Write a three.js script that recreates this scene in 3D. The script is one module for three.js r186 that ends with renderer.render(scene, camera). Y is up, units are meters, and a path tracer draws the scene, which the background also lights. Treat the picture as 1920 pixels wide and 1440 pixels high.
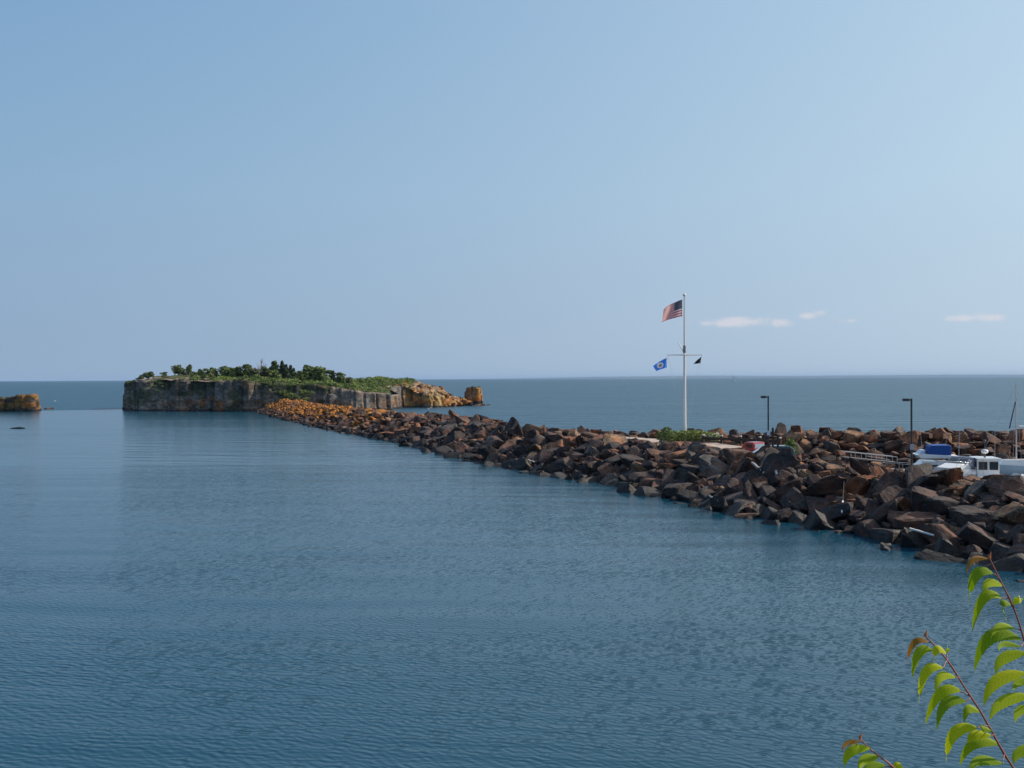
import * as THREE from 'three';
import { mergeGeometries, mergeVertices, toCreasedNormals } from 'three/addons/utils/BufferGeometryUtils.js';
import { RoundedBoxGeometry } from 'three/addons/geometries/RoundedBoxGeometry.js';

// ------------------------------------------------------------------ camera, sky, sun, exposure
const scene = new THREE.Scene();
const EYE = 10.5, FOCAL = 1950;                       // metres above the lake; photo pixels
const camera = new THREE.PerspectiveCamera(2 * Math.atan(720 / FOCAL) * 180 / Math.PI, 4 / 3, 0.1, 120000);
camera.position.set(0, EYE, 0);
camera.rotation.order = 'YXZ';
camera.rotation.set(-10 / FOCAL, 0, -0.00417);
camera.updateMatrixWorld(true);
const renderer = new THREE.WebGLRenderer({ antialias: true });
renderer.toneMapping = THREE.LinearToneMapping;
renderer.toneMappingExposure = 1.0;
renderer.shadowMap.enabled = true;

const SUN = new THREE.Vector3(0.80, 0.56, -0.20).normalize();
const sun = new THREE.DirectionalLight(new THREE.Color().setRGB(1.0, 0.89, 0.75), 5);
sun.position.copy(SUN).multiplyScalar(900).add(new THREE.Vector3(-20, 0, -200));
sun.target.position.set(-20, 0, -200);
sun.castShadow = true;
Object.assign(sun.shadow.camera, { left: -260, right: 260, top: 260, bottom: -260, near: 10, far: 2000 });
sun.shadow.mapSize.set(4096, 4096);
scene.add(sun, sun.target);

// ------------------------------------------------------------------ helpers
let seedState = 1234567;
const seed = (n) => { seedState = n | 0; };
function R() { seedState = (seedState + 0x6d2b79f5) | 0; let t = Math.imul(seedState ^ (seedState >>> 15), 1 | seedState); t = (t + Math.imul(t ^ (t >>> 7), 61 | t)) ^ t; return ((t ^ (t >>> 14)) >>> 0) / 4294967296; }
const rr = (a, b) => a + (b - a) * R();
const pick = (a) => a[Math.floor(R() * a.length)];
const { clamp, lerp, smoothstep } = THREE.MathUtils;
const V = (x, y, z) => new THREE.Vector3(x, y, z);
function hash3(x, y, z) { let h = Math.imul(x, 374761393) ^ Math.imul(y, 668265263) ^ Math.imul(z, 2147483647 ^ 1013904223); h = Math.imul(h ^ (h >>> 13), 1274126177); h ^= h >>> 16; return (h >>> 0) / 4294967296; }
function noise3(x, y, z) {                              // value noise, 0..1
  const ix = Math.floor(x), iy = Math.floor(y), iz = Math.floor(z);
  let fx = x - ix, fy = y - iy, fz = z - iz;
  fx = fx * fx * (3 - 2 * fx); fy = fy * fy * (3 - 2 * fy); fz = fz * fz * (3 - 2 * fz);
  const l = (a, b, t) => a + (b - a) * t;
  return l(l(l(hash3(ix, iy, iz), hash3(ix + 1, iy, iz), fx), l(hash3(ix, iy + 1, iz), hash3(ix + 1, iy + 1, iz), fx), fy),
    l(l(hash3(ix, iy, iz + 1), hash3(ix + 1, iy, iz + 1), fx), l(hash3(ix, iy + 1, iz + 1), hash3(ix + 1, iy + 1, iz + 1), fx), fy), fz);
}
const fbm = (x, y, z, o = 4) => { let s = 0, a = 0.5, t = 0; for (let i = 0; i < o; i++) { s += a * noise3(x, y, z); t += a; a *= 0.5; x = x * 2.03 + 11.3; y = y * 2.03 + 5.7; z = z * 2.03 + 3.1; } return s / t; };
function lut(pairs, x) { if (x <= pairs[0][0]) return pairs[0][1]; for (let i = 1; i < pairs.length; i++) if (x <= pairs[i][0]) { const [a, u] = pairs[i - 1], [b, v] = pairs[i]; return u + (v - u) * (x - a) / (b - a); } return pairs[pairs.length - 1][1]; }

// a photo pixel gives a direction; the point comes from the height or the depth it lies at
const RAY = new THREE.Vector3();
function ray(px, py) { return RAY.set((px - 960) / FOCAL, (720 - py) / FOCAL, -1).applyQuaternion(camera.quaternion).clone(); }
function atHeight(px, py, y = 0) { const d = ray(px, py); const t = (y - EYE) / d.y; return V(d.x * t, y, d.z * t); }
function atDepth(px, py, depth) { const d = ray(px, py); const t = -depth / d.z; return V(d.x * t, EYE + d.y * t, -depth); }

const used = new Map();
function numbered(name) { const n = used.get(name) || 0; used.set(name, n + 1); return n ? name + '_' + String(n).padStart(3, '0') : name; }
function tag(o, label, category, group) { o.userData.label = label; o.userData.category = category; if (group) o.userData.group = group; return o; }
function thing(name, label, category, p = V(0, 0, 0), turn = 0, group) { const o = new THREE.Group(); o.name = numbered(name); o.position.copy(p); o.rotation.y = turn; scene.add(o); return tag(o, label, category, group); }
function part(name, geo, m, parent) { const o = new THREE.Mesh(geo, m); o.name = name; o.castShadow = o.receiveShadow = true; parent.add(o); return o; }
function single(name, geo, m, label, category, group) { const o = new THREE.Mesh(geo, m); o.name = numbered(name); o.castShadow = o.receiveShadow = true; scene.add(o); return tag(o, label, category, group); }
function structure(name, geo, m, parent = scene) { const o = new THREE.Mesh(geo, m); o.name = parent === scene ? numbered(name) : name; o.castShadow = o.receiveShadow = true; parent.add(o); o.userData.kind = 'structure'; return o; }
const clean = (g) => { for (const k of Object.keys(g.attributes)) if (!['position', 'normal', 'uv'].includes(k)) g.deleteAttribute(k); return g.index ? g.toNonIndexed() : g; };
const merge = (list) => mergeGeometries(list.map(clean));
const box = (w, h, d, x = 0, y = 0, z = 0, ry = 0) => { const g = new THREE.BoxGeometry(w, h, d); if (ry) g.rotateY(ry); return g.translate(x, y, z); };
const rbox = (w, h, d, x = 0, y = 0, z = 0, r = 0.03) => new RoundedBoxGeometry(w, h, d, 2, Math.min(r, w / 2.1, h / 2.1, d / 2.1)).translate(x, y, z);
function bar(a, b, r0, r1 = r0, n = 8) { const d = b.clone().sub(a), L = d.length(); const g = new THREE.CylinderGeometry(r1, r0, L, n); g.translate(0, L / 2, 0); g.applyQuaternion(new THREE.Quaternion().setFromUnitVectors(V(0, 1, 0), d.normalize())); return g.translate(a.x, a.y, a.z); }
function tube(points, r, n = 24, k = 6) { return new THREE.TubeGeometry(new THREE.CatmullRomCurve3(points), n, r, k); }
const std = (r, g, b, rough = 0.8, more = {}) => new THREE.MeshStandardMaterial({ color: new THREE.Color().setRGB(r, g, b), roughness: rough, ...more });
const phys = (r, g, b, rough = 0.8, more = {}) => new THREE.MeshPhysicalMaterial({ color: new THREE.Color().setRGB(r, g, b), roughness: rough, ...more });

// ------------------------------------------------------------------ the sky: clear summer air, a few low far clouds
{
  const W = 4096, H = 2048, data = new Float32Array(W * H * 4);
  const grad = [[0, .194, .309, .480], [4, .184, .314, .496], [10, .156, .315, .520], [19, .084, .250, .486], [35, .040, .16, .40], [90, .025, .10, .30]];
  const base = (e, c) => { for (let i = 1; i < grad.length; i++) if (e <= grad[i][0]) { const a = grad[i - 1], b = grad[i], t = (e - a[0]) / (b[0] - a[0]); return a[c] + (b[c] - a[c]) * t; } return grad[grad.length - 1][c]; };
  // clouds: centre pixel, half width, half height in photo pixels
  const puffs = [];
  seed(77);
  for (const [cx, cy, w, h, n] of [[1398, 604, 76, 13, 26], [1300, 606, 30, 5, 7], [1535, 592, 36, 8, 14], [1592, 601, 26, 4, 8], [1828, 596, 52, 8, 18]]) {
    for (let i = 0; i < n; i++) {
      const u = rr(-1, 1), top = (1 - Math.abs(u - 0.1) * 0.9) * (0.6 + 0.4 * Math.sin(u * 9 + cx)), v = Math.max(0, rr(-0.1, 1) * top);
      const d = ray(cx + u * w, cy - v * h * 1.7 + h * 0.2).normalize();
      puffs.push({ az: Math.atan2(d.z, d.x), el: Math.asin(d.y), ra: rr(0.18, 0.34) * w / FOCAL, re: rr(0.4, 0.8) * h / FOCAL, k: rr(0.3, 0.75) });
    }
  }
  for (let row = 0; row < H; row++) {
    const up = ((row + 0.5) / H - 0.5) * Math.PI, y = Math.sin(up), cu = Math.cos(up), e = Math.max(0, up * 180 / Math.PI);
    const r0 = base(e, 1), g0 = base(e, 2), b0 = base(e, 3), cloudy = up > 0.03 && up < 0.085;
    for (let col = 0; col < W; col++) {
      const az = ((col + 0.5) / W - 0.5) * 2 * Math.PI, c = Math.cos(az) * cu * SUN.x + Math.max(0, y) * SUN.y + Math.sin(az) * cu * SUN.z;
      const m = 0.125 * Math.exp(1.6 * c) + 0.5 * Math.exp(-(1 - c) * 40);
      let r = r0 + m, g = g0 + m * 1.01, b = b0 + m * 0.84, o = (row * W + col) * 4;
      if (cloudy) {
        let s = 0;
        for (const p of puffs) { const da = (az - p.az) / p.ra, de = (up - p.el) / p.re, q = da * da + de * de; if (q < 6) s += p.k * Math.exp(-q * 1.3); }
        if (s > 0.01) {
          s *= 0.25 + 1.5 * fbm(az * 420, up * 900, 3, 4);
          const a = smoothstep(s, 0.10, 2.1) * 0.62;
          r = lerp(r, 0.76, a); g = lerp(g, 0.72, a); b = lerp(b, 0.76, a);
        }
      }
      data[o] = r; data[o + 1] = g; data[o + 2] = b; data[o + 3] = 1;
    }
  }
  const t = new THREE.DataTexture(data, W, H, THREE.RGBAFormat, THREE.FloatType);
  t.mapping = THREE.EquirectangularReflectionMapping; t.magFilter = THREE.LinearFilter; t.colorSpace = THREE.LinearSRGBColorSpace; t.needsUpdate = true;
  scene.background = t; scene.environment = t;
}
scene.fog = new THREE.FogExp2(new THREE.Color().setRGB(0.50, 0.70, 1.0), 0.000025);

// ------------------------------------------------------------------ water
// waves as a map of slopes: sums of many waves whose strength follows the wind patches given by mask(u, v)
function slopeMap(N, tile, layers, K) {
  const sx = new Float32Array(N * N), sy = new Float32Array(N * N), tx = new Float32Array(N * N), ty = new Float32Array(N * N);
  for (const L of layers) {
    tx.fill(0); ty.fill(0);
    for (let i = 0; i < L.count; i++) {
      const lam = L.lo * Math.pow(L.hi / L.lo, R()), dir = L.dir + (R() + R() - 1) * L.spread;
      const kx = Math.round(tile / lam * Math.cos(dir)), ky = Math.round(tile / lam * Math.sin(dir));
      const a = L.slope * Math.sqrt(2 / L.count), wx = 2 * Math.PI * kx / N, ph = R() * 6.2832, n = Math.hypot(kx, ky) || 1, ax = a * kx / n, ay = a * ky / n;
      const cw = Math.cos(wx), sw = Math.sin(wx);
      for (let y = 0, o = 0; y < N; y++) {
        let c = Math.cos(2 * Math.PI * ky * y / N + ph), s = Math.sin(2 * Math.PI * ky * y / N + ph);
        for (let x = 0; x < N; x++, o++) { tx[o] += ax * s; ty[o] += ay * s; const c2 = c * cw - s * sw; s = s * cw + c * sw; c = c2; }
      }
    }
    const M = 256, mk = new Float32Array((M + 1) * (M + 1));
    for (let y = 0; y <= M; y++) for (let x = 0; x <= M; x++) mk[y * (M + 1) + x] = L.mask ? L.mask(x / M, y / M) : 1;
    for (let y = 0, o = 0; y < N; y++) for (let x = 0; x < N; x++, o++) {
      const u = x / N * M, v = y / N * M, iu = Math.floor(u), iv = Math.floor(v), fu = u - iu, fv = v - iv, q = iv * (M + 1) + iu;
      const m = (mk[q] * (1 - fu) + mk[q + 1] * fu) * (1 - fv) + (mk[q + M + 1] * (1 - fu) + mk[q + M + 2] * fu) * fv;
      sx[o] += tx[o] * m; sy[o] += ty[o] * m;
    }
  }
  const out = new Uint8Array(N * N * 4);
  for (let o = 0; o < N * N; o++) { out[o * 4] = clamp(127.5 * (1 - sx[o] * K), 0, 255); out[o * 4 + 1] = clamp(127.5 * (1 - sy[o] * K), 0, 255); out[o * 4 + 2] = 255; out[o * 4 + 3] = 255; }
  const t = new THREE.DataTexture(out, N, N, THREE.RGBAFormat); t.wrapS = t.wrapT = THREE.RepeatWrapping; t.magFilter = THREE.LinearFilter; t.needsUpdate = true;
  return t;
}
function waterMaterial(map, K, color, rough, bump) {
  return phys(...color, rough, { ior: 1.33, ...(bump ? { bumpMap: bump, bumpScale: 0.022 } : {}), normalMap: map, normalScale: new THREE.Vector2(1 / K, 1 / K) });
}
function sheet(xs, zs, y, tile, ox = 0, oz = 0, keep) {
  const p = [], uv = [], idx = [];
  for (const z of zs) for (const x of xs) { p.push(x, y, z); uv.push((x - ox) / tile, -(z - oz) / tile); }
  const n = xs.length;
  for (let j = 0; j < zs.length - 1; j++) for (let i = 0; i < n - 1; i++) {
    if (keep && !keep((xs[i] + xs[i + 1]) / 2, (zs[j] + zs[j + 1]) / 2)) continue;
    const a = j * n + i; idx.push(a, a + n, a + 1, a + 1, a + n, a + n + 1);
  }
  const g = new THREE.BufferGeometry(); g.setAttribute('position', new THREE.Float32BufferAttribute(p, 3)); g.setAttribute('uv', new THREE.Float32BufferAttribute(uv, 2)); g.setIndex(idx); g.computeVertexNormals();
  return g;
}
const range = (a, b, n) => Array.from({ length: n + 1 }, (_, i) => a + (b - a) * i / n);
const LEE = [[1920, 1072], [1640, 1010], [1380, 965], [1100, 900], [860, 856]].map(([x, y]) => { const q = atHeight(x, y); return [-q.z, q.x]; });
const NEAR = 128, BODY = [0.006, 0.053, 0.088];
{
  seed(5);
  // near bay: u = (x + 64) / 128, v = -z / 128
  const patch = (u, v) => {
    const x = u * NEAR - 64, d = v * NEAR;
    let m = 0.25 + 0.95 * smoothstep(fbm(x / 34 + 7, d / 8, 1.5, 4), 0.34, 0.62);
    m += 0.30 * smoothstep(-x / Math.max(d, 20), -0.02, 0.40) * (1 - smoothstep(d, 62, 88));      // breeze on the open side
    m -= 0.35 * Math.exp(-((x - 6) ** 2 / 900 + (d - 66) ** 2 / 500));                             // lee of the breakwater
    m *= lerp(1, 0.5, smoothstep(d, 70, 120)); m += 0.55 * Math.exp(-((d - 111 - 3 * (fbm(x / 12, 4, 1, 2) - 0.5)) ** 2) / 50) * smoothstep(-x, 0, 30);
    m *= 0.18 + 0.82 * smoothstep(lut(LEE, d) - x, 2, 20);                                          // calm water under the boulders
    return clamp(m, 0.08, 1.5);
  };
  const K = 2.2;
  // ripples too fine for the big map
  const FN = 1024, FT = 24, fh = new Float32Array(FN * FN), fd = new Uint8Array(FN * FN * 4);
  for (let i = 0; i < 46; i++) { const lam = rr(0.14, 0.34), dir = 1.2 + rr(-1, 1) * 0.8, kx = Math.round(FT / lam * Math.cos(dir)), ky = Math.round(FT / lam * Math.sin(dir)), ph = R() * 6.28, cw = Math.cos(2 * Math.PI * kx / FN), sw = Math.sin(2 * Math.PI * kx / FN), am = lam / 0.24; for (let y = 0, o = 0; y < FN; y++) { let c = Math.cos(2 * Math.PI * ky * y / FN + ph), s = Math.sin(2 * Math.PI * ky * y / FN + ph); for (let x = 0; x < FN; x++, o++) { fh[o] += am * c; const c2 = c * cw - s * sw; s = s * cw + c * sw; c = c2; } } }
  for (let o = 0; o < FN * FN; o++) { const v = clamp(127.5 + fh[o] * 6, 0, 255); fd[o * 4] = fd[o * 4 + 1] = fd[o * 4 + 2] = v; fd[o * 4 + 3] = 255; }
  const fineMap = new THREE.DataTexture(fd, FN, FN, THREE.RGBAFormat); fineMap.wrapS = fineMap.wrapT = THREE.RepeatWrapping; fineMap.magFilter = THREE.LinearFilter; fineMap.repeat.set(NEAR / FT, NEAR / FT); fineMap.needsUpdate = true;
  const nearMap = slopeMap(2048, NEAR, [
    { count: 60, lo: 0.20, hi: 0.40, dir: 1.2, spread: 0.75, slope: 0.074, mask: patch },
    { count: 30, lo: 0.5, hi: 1.5, dir: 1.35, spread: 0.6, slope: 0.02, mask: patch },
    { count: 14, lo: 3, hi: 9, dir: 1.5, spread: 0.5, slope: 0.012 }], K);
  structure('bay_water', sheet(range(-160, 96, 16), range(12, -NEAR, 10), 0, NEAR, -64, 0), waterMaterial(nearMap, K, BODY, 0.15, fineMap));
  const streak = (u, v) => clamp(0.5 + 3.6 * (fbm(u * 5, v * 30, 4.2, 4) - 0.5) + 0.35 * smoothstep(-v, -0.18, -0.02), 0.12, 1.3);
  const farMap = slopeMap(2048, 320, [
    { count: 44, lo: 0.7, hi: 2.4, dir: 1.4, spread: 0.8, slope: 0.045, mask: streak },
    { count: 16, lo: 3, hi: 10, dir: 1.5, spread: 0.5, slope: 0.010 }], 3);
  const shore = [[1000, 884], [860, 856], [740, 828], [650, 812], [560, 793], [490, 775]].map(([x, y]) => atHeight(x, y));
  const bay = [V(-420, 0, -NEAR + 0.02), V(shore[0].x + 4, 0, -NEAR + 0.02), ...shore.slice(1).map((q) => V(q.x + 5, 0, q.z - 2)), V(-60, 0, -386), V(-120, 0, -388), V(-136, 0, -380), V(-150, 0, -371), V(-166, 0, -362), V(-420, 0, -355)];
  const bg = new THREE.ShapeGeometry(new THREE.Shape(bay.map((q) => new THREE.Vector2(q.x, -q.z)))).rotateX(-Math.PI / 2).translate(0, -0.012, 0), bu = bg.attributes.uv;
  for (let i = 0; i < bu.count; i++) bu.setXY(i, bg.attributes.position.getX(i) / 320, -(bg.attributes.position.getZ(i) + NEAR) / 320);
  structure('bay_water', bg, waterMaterial(farMap, 3, BODY, 0.17));
  seed(9);
  const gust = (u, v) => clamp(1 + 1.1 * (0.5 - 0.5 * Math.cos(6.2832 * (u + 0.3 * Math.sin(6.2832 * v)))) * (Math.sin(12.566 * v) * 0.3) + 0.15 * Math.sin(6.2832 * (3 * v + u)), 0.6, 1.4);
  const lakeMap = slopeMap(2048, 180, [
    { count: 50, lo: 0.7, hi: 3.2, dir: 1.5, spread: 1.0, slope: 0.19, mask: gust },
    { count: 24, lo: 4, hi: 15, dir: 1.55, spread: 0.5, slope: 0.085 }], 1.8);
  const zs = [600, 100, 0, -60, -120, -180, -260, -400, -600, -1000, -2000, -4000, -9000, -20000, -60000];
  const xs = [-45000, -18000, -7000, -2500, -900, -300, -100, 0, 100, 300, 900, 2500, 7000, 18000, 45000];
  structure('lake_water', sheet(xs, zs, -0.03, 180), waterMaterial(lakeMap, 1.8, BODY, 0.33));
}

// ------------------------------------------------------------------ rock textures
function rockTexture(N, fn) { const d = new Uint8Array(N * N * 4); for (let y = 0; y < N; y++) for (let x = 0; x < N; x++) { const c = fn(x / N, y / N); for (let k = 0; k < 3; k++) d[(y * N + x) * 4 + k] = clamp(c[k] * 255, 0, 255); d[(y * N + x) * 4 + 3] = 255; } const t = new THREE.DataTexture(d, N, N, THREE.RGBAFormat); t.wrapS = t.wrapT = THREE.MirroredRepeatWrapping; t.magFilter = THREE.LinearFilter; t.needsUpdate = true; return t; }
const rockColor = rockTexture(512, (u, v) => {
  const a = fbm(u * 6, v * 6, 1, 5), b = fbm(u * 3 + 9, v * 3, 5, 4), c = fbm(u * 22, v * 22, 8, 3), f = fbm(u * 60, v * 9, 2, 2);
  let l = 0.62 + 0.55 * (a - 0.5) + 0.28 * (c - 0.5) + 0.15 * (f - 0.5);
  let r = l, g = l, bl = l;
  const rust = smoothstep(b, 0.52, 0.66); r += 0.10 * rust; g -= 0.02 * rust; bl -= 0.10 * rust;
  const pale = smoothstep(fbm(u * 14 + 3, v * 14, 12, 4), 0.60, 0.68); r = lerp(r, 0.95, pale * 0.55); g = lerp(g, 0.95, pale * 0.55); bl = lerp(bl, 0.90, pale * 0.5);
  return [r, g, bl];
});
rockColor.colorSpace = THREE.SRGBColorSpace;
const rockBump = rockTexture(512, (u, v) => { const a = fbm(u * 7, v * 7, 21, 5), c = fbm(u * 30, v * 30, 4, 3), k = Math.abs(fbm(u * 5, v * 9, 31, 3) - 0.5) < 0.012 ? -0.25 : 0; const l = a * 0.75 + c * 0.25 + k; return [l, l, l]; });
const rockMat = (r, g, b, more = {}) => std(r, g, b, 0.9, { map: rockColor, bumpMap: rockBump, bumpScale: 0.10, ...more });

// a broken boulder: a round block cut flat by planes on all sides
function boulder(detail, cuts, rough, squash) {
  const g0 = mergeVertices(new THREE.IcosahedronGeometry(1, detail).deleteAttribute('uv').deleteAttribute('normal'));
  const planes = [];
  for (let i = 0; i < cuts; i++) { const n = V(rr(-1, 1), rr(-1, 1), rr(-1, 1)); if (i < 6) { n.multiplyScalar(0.35); n.setComponent(i % 3, n.getComponent(i % 3) + (i < 3 ? 1 : -1)); } planes.push([n.normalize(), i < 6 ? rr(0.50, 0.72) : rr(0.58, 0.86)]); }
  const p = g0.attributes.position, q = V(), sd = R() * 50;
  for (let i = 0; i < p.count; i++) {
    q.fromBufferAttribute(p, i).normalize();
    let r = 1.25; for (const [n, d] of planes) { const c = q.dot(n); if (c > 1e-3) r = Math.min(r, d / c); }
    r *= 1 + rough * (fbm(q.x * 2.2 + sd, q.y * 2.2, q.z * 2.2, 3) - 0.5);
    p.setXYZ(i, q.x * r, q.y * r * squash, q.z * r);
  }
  const g = toCreasedNormals(g0, 0.36);
  return boxUV(g, 1 / 2.2);
}
function boxUV(g, k) {
  const p = g.attributes.position, uv = new Float32Array(p.count * 2), a = V(), b = V(), c = V(), n = V();
  for (let i = 0; i < p.count; i += 3) {
    a.fromBufferAttribute(p, i); b.fromBufferAttribute(p, i + 1); c.fromBufferAttribute(p, i + 2); n.crossVectors(b.clone().sub(a), c.clone().sub(a));
    const ax = Math.abs(n.x), ay = Math.abs(n.y), az = Math.abs(n.z);
    [a, b, c].forEach((q, j) => { const o = (i + j) * 2; if (ay >= ax && ay >= az) { uv[o] = q.x * k; uv[o + 1] = q.z * k; } else if (ax >= az) { uv[o] = q.z * k; uv[o + 1] = q.y * k; } else { uv[o] = q.x * k; uv[o + 1] = q.y * k; } });
  }
  g.setAttribute('uv', new THREE.BufferAttribute(uv, 2)); return g;
}
seed(42);
const ROCKS = Array.from({ length: 18 }, (_, i) => boulder(5, 8 + i % 6, 0.09, rr(0.55, 0.95)));
const SMALL = Array.from({ length: 10 }, () => boulder(2, 9, 0.1, rr(0.6, 0.95)));
const TONES = {
  wet: [0.055, 0.050, 0.050], slate: [0.095, 0.082, 0.086], purple: [0.140, 0.100, 0.098], brown: [0.205, 0.124, 0.098], rust: [0.37, 0.18, 0.10], tan: [0.44, 0.285, 0.18], grey: [0.25, 0.235, 0.23], lichen: [0.72, 0.31, 0.035], ochre: [0.60, 0.31, 0.07], pale: [0.50, 0.42, 0.33],
};
const ROCKMAT = Object.fromEntries(Object.entries(TONES).map(([k, c]) => [k, rockMat(...c, k === 'wet' ? { roughness: 0.7 } : {})]));
const rubbleMat = rockMat(1, 1, 1, { vertexColors: true });
const coreMat = ROCKMAT.brown;

// ------------------------------------------------------------------ breakwaters
// shore line of the main breakwater on the bay side, from land to the island (from the photograph's waterline, at lake level)
const LINE = [V(44, 0, -26), V(36, 0, -40), ...[[1920, 1072], [1800, 1048], [1640, 1010], [1500, 980], [1380, 965], [1250, 930], [1100, 900], [1000, 884], [860, 856], [740, 828], [650, 812], [560, 793], [490, 775]].map(([x, y]) => atHeight(x, y)), V(-87, 0, -352)];
const CURVE = new THREE.CatmullRomCurve3(LINE, false, 'centripetal');
const LENGTH = CURVE.getLength(), SAMPLES = 400, CP = CURVE.getSpacedPoints(SAMPLES);
function onLine(s) { const f = clamp(s / LENGTH, 0, 1) * SAMPLES, i = Math.min(SAMPLES - 1, Math.floor(f)); const p = CP[i].clone().lerp(CP[i + 1], f - i); const t = CP[Math.min(SAMPLES, i + 3)].clone().sub(CP[Math.max(0, i - 2)]).normalize(); return { p, n: V(-t.z, 0, t.x) }; }
const dirCheck = onLine(LENGTH * 0.4).n.x > 0 ? 1 : -1;
const sAtZ = (z) => { for (let i = 0; i <= SAMPLES; i++) if (CP[i].z < z) return i / SAMPLES * LENGTH; return LENGTH; };
const S_CAUSE = sAtZ(-168);                       // beyond the parking area: a plain causeway of smaller stones
// cross section: u metres from the waterline towards the harbour
function crest(s) { return lut([[0, 3.2], [S_CAUSE, 3.2], [S_CAUSE + 60, 3.2], [LENGTH - 60, 3.0], [LENGTH - 20, 3.4], [LENGTH, 4.0]], s); }
function profile(s, u) {
  const h = crest(s), w = 7.4;
  if (s < S_CAUSE) return u < w ? h * u / w : u < w + 2.2 ? h : Math.max(1.8, h - (u - w - 2.2) * 0.9);
  const top = lut([[S_CAUSE, 10], [S_CAUSE + 40, 6], [LENGTH, 6]], s);
  return u < w ? h * u / w : u < w + top ? h : h - (u - w - top) * 0.62;
}
const place = (s, u, y) => { const { p, n } = onLine(s); return V(p.x + n.x * dirCheck * u, y, p.z + n.z * dirCheck * u); };

class Scatter { constructor(c) { this.c = c; this.m = new Map(); } key(x, z) { return Math.floor(x / this.c) + ',' + Math.floor(z / this.c); }
  ok(p, r, f) { const k = Math.ceil(3 / this.c), ix = Math.floor(p.x / this.c), iz = Math.floor(p.z / this.c); for (let i = -k; i <= k; i++) for (let j = -k; j <= k; j++) for (const q of this.m.get((ix + i) + ',' + (iz + j)) || []) if (q[0].distanceTo(p) < (q[1] + r) * f) return false; return true; }
  add(p, r) { const k = this.key(p.x, p.z); if (!this.m.has(k)) this.m.set(k, []); this.m.get(k).push([p, r]); } }

const spec = (p, r, tone) => ({ p, r, tone, e: new THREE.Euler(rr(-0.75, 0.75), rr(0, 6.28), rr(-0.75, 0.75)), sc: V(rr(0.8, 1.75), rr(0.55, 1.1), rr(0.7, 1.2)), px: r / Math.hypot(p.x, p.y - EYE, p.z), k: Math.floor(R() * 1e6) });
function fill(list, sampler, sizes, tries, tone, f = 0.78) {
  const sc = new Scatter(1.5);
  for (const o of list) sc.add(o.p, o.r);
  sizes.forEach(([r0, r1], i) => { for (let t = 0; t < tries[i]; t++) { const r = rr(r0, r1), p = sampler(r); if (p && sc.ok(p, r, f)) { sc.add(p, r); list.push(spec(p, r, tone(p))); } } });
}
const matrixOf = (o) => new THREE.Matrix4().compose(o.p, new THREE.Quaternion().setFromEuler(o.e), o.sc.clone().multiplyScalar(o.r));
const jitterCol = () => 0.75 + 0.5 * R();
function buildPile(root, list, most) {
  const fr = new THREE.Frustum().setFromProjectionMatrix(new THREE.Matrix4().multiplyMatrices(camera.projectionMatrix, camera.matrixWorldInverse));
  for (const o of list) if (!fr.intersectsSphere(new THREE.Sphere(o.p, o.r))) o.px *= 0.01;
  for (const o of list) if (o.hidden) o.px *= 0.02;
  list.sort((a, b) => b.px - a.px);
  list.slice(0, most).forEach((o) => { const m = part('boulder', ROCKS[o.k % ROCKS.length], ROCKMAT[o.tone], root); matrixOf(o).decompose(m.position, m.quaternion, m.scale); });
  const rest = list.slice(most);
  if (rest.length) {
    const geos = rest.map((o) => {
      const g = (o.r > 0.75 && o.px > 0.004 ? ROCKS : SMALL)[o.k % SMALL.length].clone().applyMatrix4(matrixOf(o)), c = TONES[o.tone], j = jitterCol(), n = g.attributes.position.count, a = new Float32Array(n * 3);
      for (let i = 0; i < n; i++) { a[i * 3] = c[0] * j; a[i * 3 + 1] = c[1] * j; a[i * 3 + 2] = c[2] * j; }
      g.setAttribute('color', new THREE.BufferAttribute(a, 3)); return g;
    });
    const m = part('smaller_boulders', mergeGeometries(geos), rubbleMat, root); m.userData.kind = 'stuff';
  }
}
function core(s0, s1, us, sink) {
  const p = [], idx = [], uv = [], n = Math.ceil((s1 - s0) / 2);
  for (let i = 0; i <= n; i++) us.forEach((u) => { const s = s0 + (s1 - s0) * i / n, y = profile(s, u) - sink, q = place(s, u, y); p.push(q.x, q.y, q.z); uv.push(s / 2.5, u / 2.5); });
  for (let i = 0; i < n; i++) for (let j = 0; j < us.length - 1; j++) { const a = i * us.length + j; idx.push(a, a + 1, a + us.length, a + 1, a + us.length + 1, a + us.length); }
  const g = new THREE.BufferGeometry(); g.setAttribute('position', new THREE.Float32BufferAttribute(p, 3)); g.setAttribute('uv', new THREE.Float32BufferAttribute(uv, 2)); g.setIndex(idx); g.computeVertexNormals(); return g;
}
const nearTone = (p) => { const q = R(); if (p.y < 0.15) return 'wet'; if (p.y < 0.8) return pick(['slate', 'slate', 'purple', 'brown']); const top = p.y > 2.6 ? 0.08 : 0; return q < 0.27 - top ? 'slate' : q < 0.52 - top ? 'purple' : q < 0.76 - top ? 'brown' : q < 0.87 ? 'rust' : q < 0.94 ? 'tan' : 'grey'; };  // crest boulders get more rust: warm sunlight on the tops painted into their colour
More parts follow.
